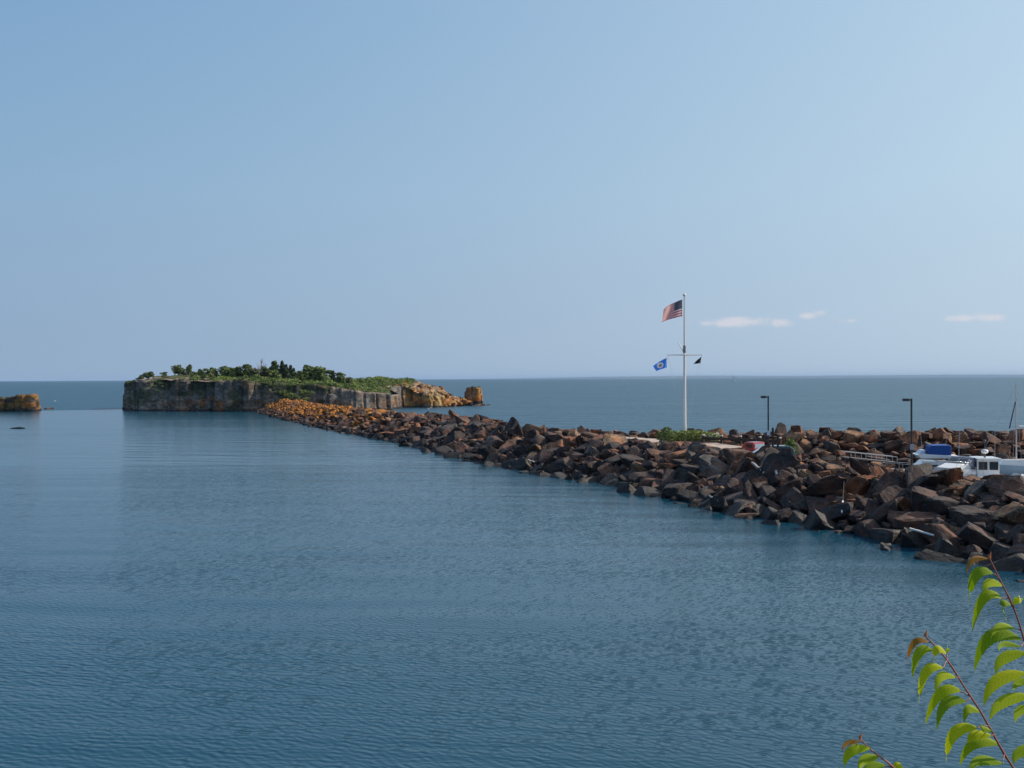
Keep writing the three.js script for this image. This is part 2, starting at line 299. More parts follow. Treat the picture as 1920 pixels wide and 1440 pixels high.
{
  // arm from the shore past the parking area
  seed(11);
  const root = thing('breakwater', 'breakwater of big dark and rusty boulders from the shore past the flagpole', 'breakwater');
  const list = [];
  const sampler = (r) => { const s = rr(0, S_CAUSE), u = rr(-1.5, 11.2), y = profile(s, u) + rr(-0.35, 0.25) - r * 0.12; const p = place(s, u, y); return p; };
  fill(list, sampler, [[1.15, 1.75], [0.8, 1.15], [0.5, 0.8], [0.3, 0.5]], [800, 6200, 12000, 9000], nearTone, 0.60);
  for (const o of list) { const u = o.u; o.hidden = false; }
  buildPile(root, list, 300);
  structure('rubble_core', core(0, S_CAUSE, [-4, -1.5, 0, 2, 4, 6, 7.4, 9, 9.6, 11, 12, 13], 0.75), coreMat, root);
}
{
  // causeway of smaller stones to the island; orange lichen takes over above the splash line towards the island
  seed(12);
  const root = thing('causeway', 'causeway of smaller boulders running out to the island, orange with lichen at its far end', 'breakwater');
  const list = [];
  const far = (s) => (s - S_CAUSE) / (LENGTH - S_CAUSE);
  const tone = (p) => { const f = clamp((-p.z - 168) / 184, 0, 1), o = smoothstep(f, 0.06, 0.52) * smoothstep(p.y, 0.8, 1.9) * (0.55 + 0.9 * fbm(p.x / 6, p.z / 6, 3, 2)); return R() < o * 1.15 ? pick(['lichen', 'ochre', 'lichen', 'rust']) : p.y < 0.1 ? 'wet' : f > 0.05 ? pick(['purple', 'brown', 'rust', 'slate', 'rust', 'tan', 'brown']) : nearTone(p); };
  const sampler = (r) => { const s = rr(S_CAUSE - 1, LENGTH), lim = lerp(1.5, 0.85, smoothstep(far(s), 0.1, 0.6)); if (r > lim) return null; const u = rr(-1.2, 19); return place(s, u, profile(s, u) + rr(-0.3, 0.25) - r * 0.1); };
  fill(list, sampler, [[1.0, 1.5], [0.7, 1.0], [0.45, 0.7]], [900, 6500, 13000], tone, 0.74);
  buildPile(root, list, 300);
  structure('rubble_core', core(S_CAUSE - 2, LENGTH + 4, [-4, -1.5, 0, 2, 4, 6, 7.4, 10, 13, 16, 19, 22], 0.6), coreMat, root);
}
// outer arm of the harbour, seen across the boats
const OUTC = new THREE.CatmullRomCurve3([V(-3, 0, -163), V(5, 0, -151), V(14, 0, -141), V(24, 0, -131.5), V(31, 0, -124.5), V(40, 0, -119), V(70, 0, -117), V(102, 0, -115)], false, 'centripetal'), OUTL = OUTC.getLength();
const outProfile = (u, s) => { const h = lut([[0, 1.9], [22, 2.1], [40, 2.7], [55, 3.4]], s); return u < 7 ? h * u / 7 : u < 11 ? h : h - (u - 11) * 0.6; };
const outPlace = (s, u, y) => { const k = clamp(s / OUTL, 0, 1), t = OUTC.getTangentAt(k), q = OUTC.getPointAt(k), n = V(t.z, 0, -t.x); return V(q.x + n.x * u, y, q.z + n.z * u); };
{
  seed(13);
  const root = thing('outer_breakwater', 'outer harbour breakwater of sunlit rusty brown boulders behind the moored boats', 'breakwater');
  const list = [], outTone = () => { const q = R(); return q < 0.16 ? 'slate' : q < 0.30 ? 'purple' : q < 0.58 ? 'brown' : q < 0.78 ? 'rust' : q < 0.94 ? 'tan' : 'grey'; };
  const L = OUTL, sampler = (r) => { const s = rr(0, L), u = rr(-1, 17); return outPlace(s, u, outProfile(u, s) + rr(-0.3, 0.2) - r * 0.1); };
  fill(list, sampler, [[1.0, 1.35], [0.7, 1.0], [0.4, 0.7]], [700, 3500, 5000], outTone, 0.68);
  for (const o of list) o.hidden = o.p.y < 0.8;
  buildPile(root, list, 300);
  const us = [-3, 0, 4, 7, 11, 17, 21], p = [], uv = [], idx = [];
  for (let i = 0; i <= 40; i++) for (const u of us) { const q = outPlace(L * i / 40, u, outProfile(u, L * i / 40) - 0.7); p.push(q.x, q.y, q.z); uv.push(i, u / 2.5); }
  for (let i = 0; i < 40; i++) for (let j = 0; j < us.length - 1; j++) { const a = i * us.length + j; idx.push(a, a + us.length, a + 1, a + 1, a + us.length, a + us.length + 1); }
  const g = new THREE.BufferGeometry(); g.setAttribute('position', new THREE.Float32BufferAttribute(p, 3)); g.setAttribute('uv', new THREE.Float32BufferAttribute(uv, 2)); g.setIndex(idx); g.computeVertexNormals();
  structure('rubble_core', g, coreMat, root);
}
// ------------------------------------------------------------------ parking area and harbour side of the breakwater
const concrete = rockTexture(256, (u, v) => { const l = 0.78 + 0.25 * (fbm(u * 8, v * 8, 3, 4) - 0.5) + 0.12 * (fbm(u * 50, v * 50, 6, 2) - 0.5); return [l, l, l]; }); concrete.colorSpace = THREE.SRGBColorSpace;
const paveMat = std(0.62, 0.50, 0.42, 0.9, { map: concrete });
const GROUND = 2.2;
{
  // paved strip behind the crest, widening into the parking area
  const p = [], uv = [], idx = [], n = 60;
  const width = (s) => lut([[0, 13.5], [sAtZ(-88), 13.5], [sAtZ(-97), 16], [sAtZ(-106), 25], [sAtZ(-122), 28], [sAtZ(-140), 24], [S_CAUSE, 14]], s);
  for (let i = 0; i <= n; i++) { const s = S_CAUSE * i / n; [[10.2, GROUND], [width(s), GROUND], [width(s), -1]].forEach(([u, y]) => { const q = place(s, u, y); p.push(q.x, q.y, q.z); uv.push(q.x / 6, (q.z + q.y) / 6); }); }
  for (let i = 0; i < n; i++) for (let j = 0; j < 2; j++) { const a = i * 3 + j; idx.push(a, a + 1, a + 3, a + 1, a + 4, a + 3); }
  const g = new THREE.BufferGeometry(); g.setAttribute('position', new THREE.Float32BufferAttribute(p, 3)); g.setAttribute('uv', new THREE.Float32BufferAttribute(uv, 2)); g.setIndex(idx); g.computeVertexNormals();
  structure('pavement', g, paveMat);
}
// timber guard rail along the lake side of the parking area
{
  const a = atDepth(1318, 824, 132.5), b = atDepth(1462, 830, 125.5); a.y = b.y = GROUND; const wood = std(0.10, 0.075, 0.06, 0.9, { map: rockColor }), capMat = std(0.62, 0.56, 0.50, 0.8);
  const t = thing('guard_rail', 'low dark timber guard rail with pale post tops at the edge of the parking area', 'guard rail', a);
  const d = b.clone().sub(a), L = d.length(), yaw = Math.atan2(-d.z, d.x); t.rotation.y = yaw;
  for (let i = 0; i < 2; i++) part('rail', rbox(L / 2 - 0.02, 0.34, 0.16, L / 4 + i * L / 2, 0.62, 0.14), wood, t);
  for (let i = 0; i <= 4; i++) { const m = part('post', rbox(0.24, 0.95, 0.24, i * L / 4, 0.47, -0.08), wood, t); part('post_cap', rbox(0.26, 0.16, 0.26, i * L / 4, 1.03, -0.08), capMat, m); }
}
// ------------------------------------------------------------------ flagpole with yardarm, and its flags
const FP = atDepth(1284, 819, 134); FP.y = GROUND;
const poleTop = atDepth(1284, 556, 134).y - FP.y;
const yardY = atDepth(1284, 665.5, 134).y - FP.y, P2M = 134 / FOCAL;
const white = std(0.78, 0.76, 0.72, 0.45), ropeMat = std(0.5, 0.48, 0.44, 0.9), darkMetal = std(0.05, 0.05, 0.052, 0.5, { metalness: 0.3 });
{
  const t = thing('flagpole', 'tall white nautical flagpole with yardarm and gaff beside the parking area', 'flagpole', FP);
  part('pole', new THREE.CylinderGeometry(0.15, 0.21, yardY + 0.4, 20).translate(0, (yardY + 0.4) / 2, 0), white, t);
  part('topmast', new THREE.CylinderGeometry(0.085, 0.13, poleTop - yardY - 0.4, 18).translate(0, (poleTop + yardY + 0.4) / 2, 0), white, t);
  part('ball', new THREE.SphereGeometry(0.21, 18, 12).translate(0, poleTop + 0.2, 0), std(0.8, 0.78, 0.7, 0.3), t);
  part('collar', merge([new THREE.CylinderGeometry(0.19, 0.19, 0.9, 16).translate(0, yardY + 0.75, 0), new THREE.CylinderGeometry(0.23, 0.23, 0.12, 16).translate(0, yardY + 0.4, 0)]), std(0.22, 0.23, 0.24, 0.6), t);
  part('yardarm', merge([bar(V(-32 * P2M, yardY, 0.16), V(0, yardY, 0.16), 0.05, 0.085), bar(V(0, yardY, 0.16), V(33 * P2M, yardY, 0.16), 0.085, 0.05)]), white, t);
  part('gaff', bar(V(-0.05, yardY + 0.35, -0.12), V(-11.5 * P2M, yardY + 24 * P2M, -0.3), 0.075, 0.045), white, t);
  part('halyard', merge([bar(V(32 * P2M, yardY, 0.16), V(31.5 * P2M - 0.5, yardY - 2.2, 0.16), 0.012, 0.012, 5), bar(V(31.5 * P2M - 0.5, yardY - 2.2, 0.16), V(0.22, 1.2, 0.1), 0.012, 0.012, 5), bar(V(-31 * P2M, yardY, 0.16), V(-0.22, 1.3, 0.1), 0.012, 0.012, 5), bar(V(0.12, poleTop, 0), V(0.22, 1.2, 0), 0.012, 0.012, 5)]), ropeMat, t);
  part('base', new THREE.CylinderGeometry(0.34, 0.42, 0.35, 18).translate(0, 0.17, 0), std(0.5, 0.47, 0.43, 0.9), t);
}
// a cloth hung between the photo's outline points: hoist top, hoist bottom, fly bottom, fly top
function flagCloth(tl, bl, br, tr, depth, waves, amp, bow, lean = 0.4) {
  const A = [tl, bl, br, tr].map(([x, y]) => atDepth(x, y, depth).sub(FP)), nu = 30, nv = 16, p = [], uv = [], idx = [];
  for (const side of [0, 1]) for (let j = 0; j <= nv; j++) for (let i = 0; i <= nu; i++) {
    const u = i / nu, v = j / nv, q = A[1].clone().lerp(A[2], u).lerp(A[0].clone().lerp(A[3], u), v);
    q.y += bow * Math.sin(Math.PI * u) * (0.6 + 0.4 * v);
    q.z += amp * Math.sin(u * waves + v * 1.7) * (0.25 + u) + 0.012 * side + u * lean;
    q.y += 0.10 * amp * Math.sin(u * waves * 1.3 + 1);
    p.push(q.x, q.y, q.z); uv.push(u, v);
  }
  const n = nu + 1, half = n * (nv + 1);
  for (const side of [0, 1]) for (let j = 0; j < nv; j++) for (let i = 0; i < nu; i++) { const a = side * half + j * n + i; if (side) idx.push(a, a + n, a + 1, a + 1, a + n, a + n + 1); else idx.push(a, a + 1, a + n, a + 1, a + n + 1, a + n); }
  const g = new THREE.BufferGeometry(); g.setAttribute('position', new THREE.Float32BufferAttribute(p, 3)); g.setAttribute('uv', new THREE.Float32BufferAttribute(uv, 2)); g.setIndex(idx); g.computeVertexNormals(); return g;
}
function canvasTexture(w, h, draw) { const c = document.createElement('canvas'); c.width = w; c.height = h; draw(c.getContext('2d'), w, h); const t = new THREE.CanvasTexture(c); t.colorSpace = THREE.SRGBColorSpace; t.magFilter = THREE.LinearFilter; return t; }
{
  const stars = canvasTexture(760, 400, (c, w, h) => {
    for (let i = 0; i < 13; i++) { c.fillStyle = i % 2 ? '#f4ece8' : '#c80020'; c.fillRect(0, i * h / 13, w, h / 13 + 1); }
    c.fillStyle = '#161c48'; c.fillRect(0, 0, w * 0.4, h * 7 / 13); c.fillStyle = '#f4f2ee';
    for (let r = 0; r < 9; r++) for (let k = 0; k < (r % 2 ? 5 : 6); k++) { const x = w * 0.4 * (k * 2 + 1 + (r % 2)) / 12, y = h * 7 / 13 * (r + 1) / 10; c.beginPath(); for (let a = 0; a < 10; a++) { const q = a * Math.PI / 5 - Math.PI / 2, m = a % 2 ? 4.5 : 11; c.lineTo(x + m * Math.cos(q), y + m * Math.sin(q)); } c.closePath(); c.fill(); }
  });
  const cloth = (map) => new THREE.MeshPhysicalMaterial({ map, roughness: 0.85, transmission: 0.2, thickness: 0 });
  const f1 = thing('national_flag', 'red white and blue striped flag flying from the top of the flagpole', 'flag', FP);
  part('cloth', flagCloth([1279, 562], [1279, 593], [1238.5, 605], [1242, 581], 133.9, 7, 0.2, 0.16, 1.0), cloth(stars), f1);
  part('clips', merge([bar(atDepth(1278.8, 563, 133.9).sub(FP), atDepth(1283.3, 562, 133.9).sub(FP), 0.02), bar(atDepth(1278.8, 592, 133.9).sub(FP), atDepth(1283.3, 592, 133.9).sub(FP), 0.02)]), ropeMat, f1);
  const state = canvasTexture(520, 340, (c, w, h) => {
    c.fillStyle = '#3a92f5'; c.fillRect(0, 0, w, h); c.fillStyle = '#e9eefc'; c.fillRect(0, 0, 34, h);
    c.fillStyle = '#fbf7f2'; c.beginPath(); c.arc(w * 0.55, h / 2, h * 0.36, 0, 7); c.fill();
    c.fillStyle = '#d9b45a'; for (let k = 0; k < 19; k++) { c.beginPath(); c.arc(w * 0.55 + h * 0.31 * Math.cos(k * 0.3307), h / 2 + h * 0.31 * Math.sin(k * 0.3307), 5, 0, 7); c.fill(); }
    c.fillStyle = '#c98a72'; c.beginPath(); c.arc(w * 0.55, h / 2, h * 0.19, 0, 7); c.fill();
    c.fillStyle = '#8fb4d8'; c.beginPath(); c.arc(w * 0.55, h / 2, h * 0.12, 0, 7); c.fill(); c.fillStyle = '#5d7a3f'; c.fillRect(w * 0.55 - 34, h / 2 + 8, 68, 18);
  });
  const f2 = thing('state_flag', 'bright blue flag with a round white seal under the yardarm', 'flag', FP);
  part('cloth', flagCloth([1250.5, 671], [1252, 689], [1229, 696], [1222, 687], 133.84, 6, 0.13, 0.1, 0.9), cloth(state), f2);
  part('halyard', bar(atDepth(1251, 665, 133.84).sub(FP), atDepth(1251, 690, 133.84).sub(FP), 0.014), ropeMat, f2);
  const f3 = thing('black_flag', 'small black flag hanging folded under the yardarm', 'flag', FP);
  part('cloth', flagCloth([1315, 669], [1313, 681], [1299.5, 683], [1302, 679], 133.84, 6, 0.12, 0.02), std(0.014, 0.015, 0.02, 0.9), f3);
  part('halyard', bar(atDepth(1316, 665, 133.84).sub(FP), atDepth(1313, 682, 133.84).sub(FP), 0.014), ropeMat, f3);
}
// ------------------------------------------------------------------ lamp posts
function lampPost(px, depth, label, signTone) {
  const base = atDepth(px, 800, depth); base.y = GROUND; const H = atDepth(px, px < 1600 ? 742 : 747, depth).y - GROUND;
  const t = thing('lamp_post', label, 'lamp post', base, 0, 'lamp posts along the breakwater road');
  part('post', rbox(0.12, H, 0.12, 0, H / 2, 0, 0.02), darkMetal, t);
  part('arm', rbox(0.22, 0.1, 0.08, -0.16, H - 0.12, 0), darkMetal, t);
  const head = part('lamp_head', rbox(0.46, 0.2, 0.38, -0.42, H - 0.1, 0, 0.04), darkMetal, t);
  part('lens', rbox(0.36, 0.02, 0.3, -0.42, H - 0.212, 0, 0.008), std(0.6, 0.6, 0.55, 0.3), head);
  part('footing', new THREE.CylinderGeometry(0.26, 0.26, 0.5, 16).translate(0, 0.25, 0), std(0.45, 0.42, 0.4, 0.9), t);
  const y = atDepth(px, px < 1600 ? 812 : 838, depth).y - GROUND;
  part('notice', rbox(0.3, 0.42, 0.02, 0, y, 0.1, 0.008), std(...signTone, 0.5), t);
}
lampPost(1440.5, 94.5, 'dark lamp post with a pale notice beside the red vehicle', [0.55, 0.6, 0.72]);
lampPost(1709, 80, 'dark lamp post with a grey notice beside the blue topped boat', [0.36, 0.38, 0.46]);
// wooden posts by the first lamp
{
  const wood = std(0.13, 0.09, 0.07, 0.9, { map: rockColor });
  [[1449, 803, 96, 'taller brown wooden post behind the lamp post with the pale notice'], [1458.5, 815, 97, 'shorter brown wooden post behind the lamp post with the pale notice']].forEach(([x, y, d, label]) => {
    const q = atDepth(x, y, d), h = q.y - GROUND; const t = thing('wooden_post', label, 'post', V(q.x, GROUND, q.z)); part('shaft', rbox(0.17, h, 0.17, 0, h / 2, 0, 0.015), wood, t); part('cap', new THREE.ConeGeometry(0.14, 0.12, 4, 1).rotateY(Math.PI / 4).translate(0, h + 0.06, 0), wood, t);
  });
}
// ------------------------------------------------------------------ vehicles
const glassDark = phys(0.02, 0.025, 0.03, 0.05, { clearcoat: 1 }), rubber = std(0.02, 0.02, 0.02, 0.9), chrome = std(0.6, 0.6, 0.6, 0.25, { metalness: 0.9 });
function extrudeProfile(pts, width, bevel = 0.05) { const s = new THREE.Shape(pts.map(([x, y]) => new THREE.Vector2(x, y))); const g = new THREE.ExtrudeGeometry(s, { depth: width - 2 * bevel, bevelEnabled: true, bevelThickness: bevel, bevelSize: bevel, bevelSegments: 2 }); return g.translate(0, 0, -width / 2 + bevel); }
function wheel(x, z, parent, r = 0.36) { const w = part('wheel', new THREE.TorusGeometry(r - 0.1, 0.11, 10, 22).translate(x, r, z), rubber, parent); part('rim', new THREE.CylinderGeometry(r - 0.12, r - 0.12, 0.16, 16).rotateX(Math.PI / 2).translate(x, r, z), chrome, w); }
function vehicle(name, label, p, turn, paint, kind) {
  const t = thing(name, label, 'car', p, turn), m = phys(...paint, 0.4, { clearcoat: 0.8, clearcoatRoughness: 0.15 }), W = 1.85;
  if (kind === 'pickup') {
    part('body', merge([extrudeProfile([[-2.7, 0.4], [2.6, 0.4], [2.68, 0.75], [2.6, 1.0], [1.15, 1.12], [-0.85, 1.12], [-0.9, 1.08], [-2.7, 1.08]], W)]), m, t);
    part('cab', extrudeProfile([[1.1, 1.1], [0.55, 1.72], [0.3, 1.78], [-0.75, 1.78], [-0.92, 1.1]], W - 0.16, 0.07), m, t);
    part('windshield', extrudeProfile([[1.09, 1.16], [0.62, 1.69], [0.58, 1.69], [1.05, 1.16]], W - 0.4, 0.02).translate(0.07, 0.02, 0), glassDark, t);
    part('rear_window', box(0.04, 0.42, W - 0.5, -0.93, 1.46, 0), std(0.42, 0.55, 0.62, 0.08), t);  // pale blue colour paints a sky reflection into this pane
    for (const s of [-1, 1]) { part('side_window', box(0.95, 0.42, 0.03, -0.15, 1.44, s * (W / 2 - 0.07)), glassDark, t); part('headlight', rbox(0.08, 0.18, 0.35, 2.66, 0.8, s * 0.7), std(0.7, 0.7, 0.7, 0.2), t); part('tail_light', rbox(0.05, 0.3, 0.14, -2.74, 0.85, s * 0.82), std(0.5, 0.02, 0.02, 0.3), t); }
    part('bed', box(1.65, 0.02, W - 0.3, -1.8, 1.125, 0), rubber, t);
  } else {
    part('body', extrudeProfile([[-2.3, 0.35], [2.35, 0.35], [2.42, 0.7], [2.2, 0.95], [1.3, 1.05], [-2.32, 1.05], [-2.4, 0.7]], W, 0.08), m, t);
    part('cabin', extrudeProfile([[1.35, 1.03], [0.45, 1.62], [0.1, 1.7], [-1.9, 1.68], [-2.2, 1.45], [-2.28, 1.03]], W - 0.12, 0.09), m, t);
    part('windshield', extrudeProfile([[1.3, 1.1], [0.5, 1.6], [0.46, 1.58], [1.26, 1.08]], W - 0.42, 0.02).translate(0.07, 0.03, 0), glassDark, t);
    part('rear_window', box(0.04, 0.4, W - 0.5, -2.27, 1.35, 0), glassDark, t);
    for (const s of [-1, 1]) { for (const x of [-1.55, -0.55, 0.3]) part('side_window', box(0.85, 0.38, 0.03, x, 1.34, s * (W / 2 - 0.045)), glassDark, t); part('headlight', rbox(0.08, 0.16, 0.4, 2.38, 0.72, s * 0.62), std(0.7, 0.7, 0.7, 0.2), t); part('tail_light', rbox(0.05, 0.35, 0.14, -2.4, 0.85, s * 0.8), std(0.5, 0.02, 0.02, 0.3), t); }
  }
  for (const x of [1.6, -1.55]) for (const s of [-1, 1]) wheel(x, s * 0.82, t);
  return t;
}
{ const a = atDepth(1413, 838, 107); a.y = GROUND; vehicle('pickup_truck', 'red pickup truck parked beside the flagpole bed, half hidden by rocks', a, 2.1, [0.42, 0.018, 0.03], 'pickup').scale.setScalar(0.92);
  const b = atDepth(1441, 838, 100); b.y = GROUND; vehicle('minivan', 'dark teal minivan parked in front of the red pickup', b, Math.PI - 0.15, [0.012, 0.05, 0.065], 'van'); }

// ------------------------------------------------------------------ plants around the parking area
const leafMat = (more = {}) => new THREE.MeshPhysicalMaterial({ vertexColors: true, roughness: 0.95, transmission: 0.3, thickness: 0, side: THREE.DoubleSide, ...more });
const FOLIAGE = leafMat();
// leaves: bent quads at given points; each gets a tone of its own
function leaves(points, size, tones) {
  const n = points.length, p = new Float32Array(n * 18), c = new Float32Array(n * 18), q = new THREE.Quaternion(), v = V();
  const corner = [[-1, 0, -0.6], [1, 0, -0.6], [1, 0.25, 0.6], [-1, 0, -0.6], [1, 0.25, 0.6], [-1, 0.25, 0.6]];
  points.forEach((pt, i) => {
    q.setFromEuler(new THREE.Euler(rr(-1.3, 1.3), rr(0, 6.28), rr(-1.3, 1.3))); const s = size * rr(0.6, 1.3), t = pick(tones), k = rr(0.75, 1.25);
    corner.forEach((w, j) => { v.set(w[0] * s * 0.5, w[1] * s, w[2] * s).applyQuaternion(q).add(pt); const o = i * 18 + j * 3; p[o] = v.x; p[o + 1] = v.y; p[o + 2] = v.z; c[o] = t[0] * k; c[o + 1] = t[1] * k; c[o + 2] = t[2] * k; });
  });
  const g = new THREE.BufferGeometry(); g.setAttribute('position', new THREE.BufferAttribute(p, 3)); g.setAttribute('color', new THREE.BufferAttribute(c, 3)); g.computeVertexNormals(); return g;
}
const GREENS = { dark: [[.075, .120, .028], [.095, .145, .032], [.12, .165, .036]], mid: [[.13, .18, .036], [.17, .225, .045], [.11, .155, .032]], light: [[.15, .21, .03], [.19, .25, .05], [.12, .17, .03]], conifer: [[.035, .062, .022], [.045, .075, .024], [.06, .09, .028]], brown: [[.12, .09, .04], [.09, .09, .03]], yellow: [[.26, .30, .05], [.2, .26, .04], [.3, .3, .08]] };
function blobPoints(n, w, h, d, y0 = 0) { const a = []; while (a.length < n) { const x = rr(-1, 1), y = rr(-1, 1), z = rr(-1, 1), q = x * x + y * y + z * z; if (q < 1 && q > 0.15 * R()) a.push(V(x * w, y0 + (y + 1) * h / 2, z * d)); } return a; }
{
  seed(31);
  const stemM = std(0.10, 0.07, 0.05, 0.9);
  const bush = (px, py, depth, w, h, tone, label) => { const b = atDepth(px, py, depth); b.y = GROUND; const t = thing('bush', label, 'bush', b); part('foliage', leaves([...blobPoints(330, w, h, w * 0.8), ...blobPoints(160, w * 0.6, h * 1.12, w * 0.5)], 0.2, GREENS[tone]), FOLIAGE, t); part('stem', merge(range(0, 5, 5).map((i) => bar(V(0, 0, 0), V(Math.cos(i) * w * 0.5, h * 0.6, Math.sin(i) * w * 0.5), 0.03, 0.012, 5))), stemM, t); };
  bush(1249, 815, 131.5, 1.4, 1.95, 'dark', 'dark green leafy bush at the end of the flagpole bed');
  bush(1482, 826, 101, 0.7, 2.3, 'mid', 'small green bush between rocks beyond the minivan');
  const t = thing('flower_bed', 'yellow green flower bed with white blooms around the flagpole foot', 'flower bed', FP);
  const pts = []; for (let i = 0; i < 2200; i++) { const u = rr(-1, 1); pts.push(V(0.7 + u * 3.6, 0.25 + 1.25 * R() * (1 - u * u * 0.4), rr(-1.4, 1.0))); }
  part('foliage', leaves(pts, 0.17, [...GREENS.light, ...GREENS.yellow]), FOLIAGE, t).userData.kind = 'stuff';
  const fl = []; for (let i = 0; i < 150; i++) fl.push(V(rr(2.0, 4.3), rr(0.6, 1.2), rr(-1, 1.05)));
  part('blooms', leaves(fl, 0.13, [[.75, .74, .66], [.6, .6, .55]]), FOLIAGE, t).userData.kind = 'stuff';
  part('soil', rbox(7.4, 0.25, 2.9, 0.9, 0.12, -0.2, 0.06), std(0.08, 0.06, 0.045, 1), t);
}
// ------------------------------------------------------------------ the island
const at0 = (x, y) => atHeight(x, y);
const OUTLINE = [V(-144, 0, -389), at0(243, 768), at0(262, 770), at0(300, 770.5), at0(380, 770.5), at0(470, 771), at0(600, 770.5), at0(690, 769.5), at0(733, 767.5), V(-43, 0, -381), at0(752, 764), at0(800, 763.8), at0(858, 761.5), V(-19, 0, -418), V(-24, 0, -436), V(-48, 0, -447), V(-84, 0, -440), V(-118, 0, -424), V(-141, 0, -404)];
const EDGE = [[-150, 8.0], [-142, 8.6], [-137, 10.0], [-120, 10.6], [-100, 10.4], [-87, 9.9], [-63, 8.4], [-52, 6.6], [-47, 5.7], [-43, 4.8], [-41, 4.6], [-37, 5.6], [-31, 4.8], [-26, 3.2], [-21, 1.8], [-10, 1.0]];
function islandTop(x, z) {
  let h = lut(EDGE, x) + 1.9 * (fbm(x / 6, z / 9, 2, 3) - 0.5);
  const back = clamp((-z - 352) / 30, 0, 1);
  h += 1.9 * Math.exp(-(((x + 118) / 16) ** 2 + ((z + 386) / 14) ** 2));
  h += lerp(0, 0.2, back) * (x < -44 ? 1 : 0.2);
  h += 3.6 * smoothstep(-z, 366, 390) * Math.exp(-(((x + 47) / 11) ** 2)) * (x < -42 ? 1 : Math.exp(-(((x + 42) / 5) ** 2)));
  const g = smoothstep(x, -46, -40); h += g * (3.0 * Math.exp(-(((x + 37) / 8) ** 2 + ((z + 402) / 12) ** 2)) + 1.5 * Math.exp(-(((x + 28) / 6) ** 2 + ((z + 404) / 10) ** 2)) + 2.6 * (fbm(x / 3, z / 3, 12, 3) - 0.5));
  return h;
}
function outlineCurve(pts, step) { const c = new THREE.CatmullRomCurve3(pts, true, 'centripetal'); return c.getSpacedPoints(Math.round(c.getLength() / step)).slice(0, -1); }
function insideDist(poly, x, z) { let d = 1e9, inside = false; for (let i = 0, j = poly.length - 1; i < poly.length; j = i++) { const a = poly[i], b = poly[j]; if ((a.z > z) !== (b.z > z) && x < (b.x - a.x) * (z - a.z) / (b.z - a.z) + a.x) inside = !inside; const vx = b.x - a.x, vz = b.z - a.z, t = clamp(((x - a.x) * vx + (z - a.z) * vz) / (vx * vx + vz * vz + 1e-9), 0, 1); d = Math.min(d, Math.hypot(x - a.x - t * vx, z - a.z - t * vz)); } return inside ? d : -d; }
const islandMat = new THREE.MeshStandardMaterial({ vertexColors: true, roughness: 0.95, map: rockColor, bumpMap: rockBump, bumpScale: 0.25 });
// a wall of jointed columns round an outline, from below the water to the rim
function cliff(poly, topAt, o) {
  let area = 0; poly.forEach((a, i) => { const b = poly[(i + 1) % poly.length]; area += a.x * b.z - b.x * a.z; }); o.sign = area < 0 ? 1 : -1;
  const n = poly.length, rows = 26, p = [], c = [], uv = [], idx = [];
  let run = 0; const col = [];
  while (run < n) { const w = Math.max(2, Math.round(rr(o.colMin, o.colMax))); const off = rr(-0.5, 0.5) * o.relief, cut = R() < 0.3 ? rr(0.5, 0.95) : 1, tone = rr(0.7, 1.3); for (let k = 0; k < w && run < n; k++, run++) col.push({ off: off - (k === 0 || k === w - 1 ? o.groove : 0), cut, tone, id: run - k }); }
  for (let i = 0; i <= n; i++) {
    const a = poly[i % n], q = poly[(i + 1) % n], b = poly[(i - 1 + n) % n], t = V(q.x - b.x, 0, q.z - b.z).normalize(), out = V(-t.z, 0, t.x).multiplyScalar(o.sign), K = col[i % n];
    const top = topAt(a.x - out.x * 1.2, a.z - out.z * 1.2) + 0.15 + 0.5 * (hash3(K.id, 4, 9) - 0.5), batter = typeof o.batter === 'function' ? o.batter(a.x) : o.batter;
    for (let r = 0; r <= rows; r++) {
      const v = r / rows, y = -1.2 + (top + 1.2) * v;
      let e = K.off + (o.buttress || 0) * (fbm(a.x / 7, 2, a.z / 7, 2) - 0.5) + batter * Math.pow(1 - v, 1.3) + (o.rough.call ? o.rough(a.x) : o.rough) * (fbm(a.x / 1.7, y / 2.2, a.z / 1.7, 3) - 0.5) * 2;
      if (v > K.cut) e -= 0.7 * o.relief;                                           // broken column top
      if (v > 0.93) e -= (v - 0.93) * 9;                                            // worn rim
      if (y < 0.7) e += 0.5 * (0.7 - y) * fbm(a.x / 2, 7, a.z / 2, 2);
      const x = a.x + out.x * e, z = a.z + out.z * e;
      p.push(x, y, z); uv.push(i * o.step / 13 + 0.15 * y / 10, y / 9);
      c.push(...o.color(a.x, y, a.z, v, K.tone));
    }
  }
  const m = rows + 1;
  for (let i = 0; i < n; i++) for (let r = 0; r < rows; r++) { const a = i * m + r; if (o.sign > 0) idx.push(a, a + m, a + 1, a + 1, a + m, a + m + 1); else idx.push(a, a + 1, a + m, a + 1, a + m + 1, a + m); }
  let g = new THREE.BufferGeometry(); g.setAttribute('position', new THREE.Float32BufferAttribute(p, 3)); g.setAttribute('color', new THREE.Float32BufferAttribute(c, 3)); g.setAttribute('uv', new THREE.Float32BufferAttribute(uv, 2)); g.setIndex(idx);
  return toCreasedNormals(g, 0.6);
}
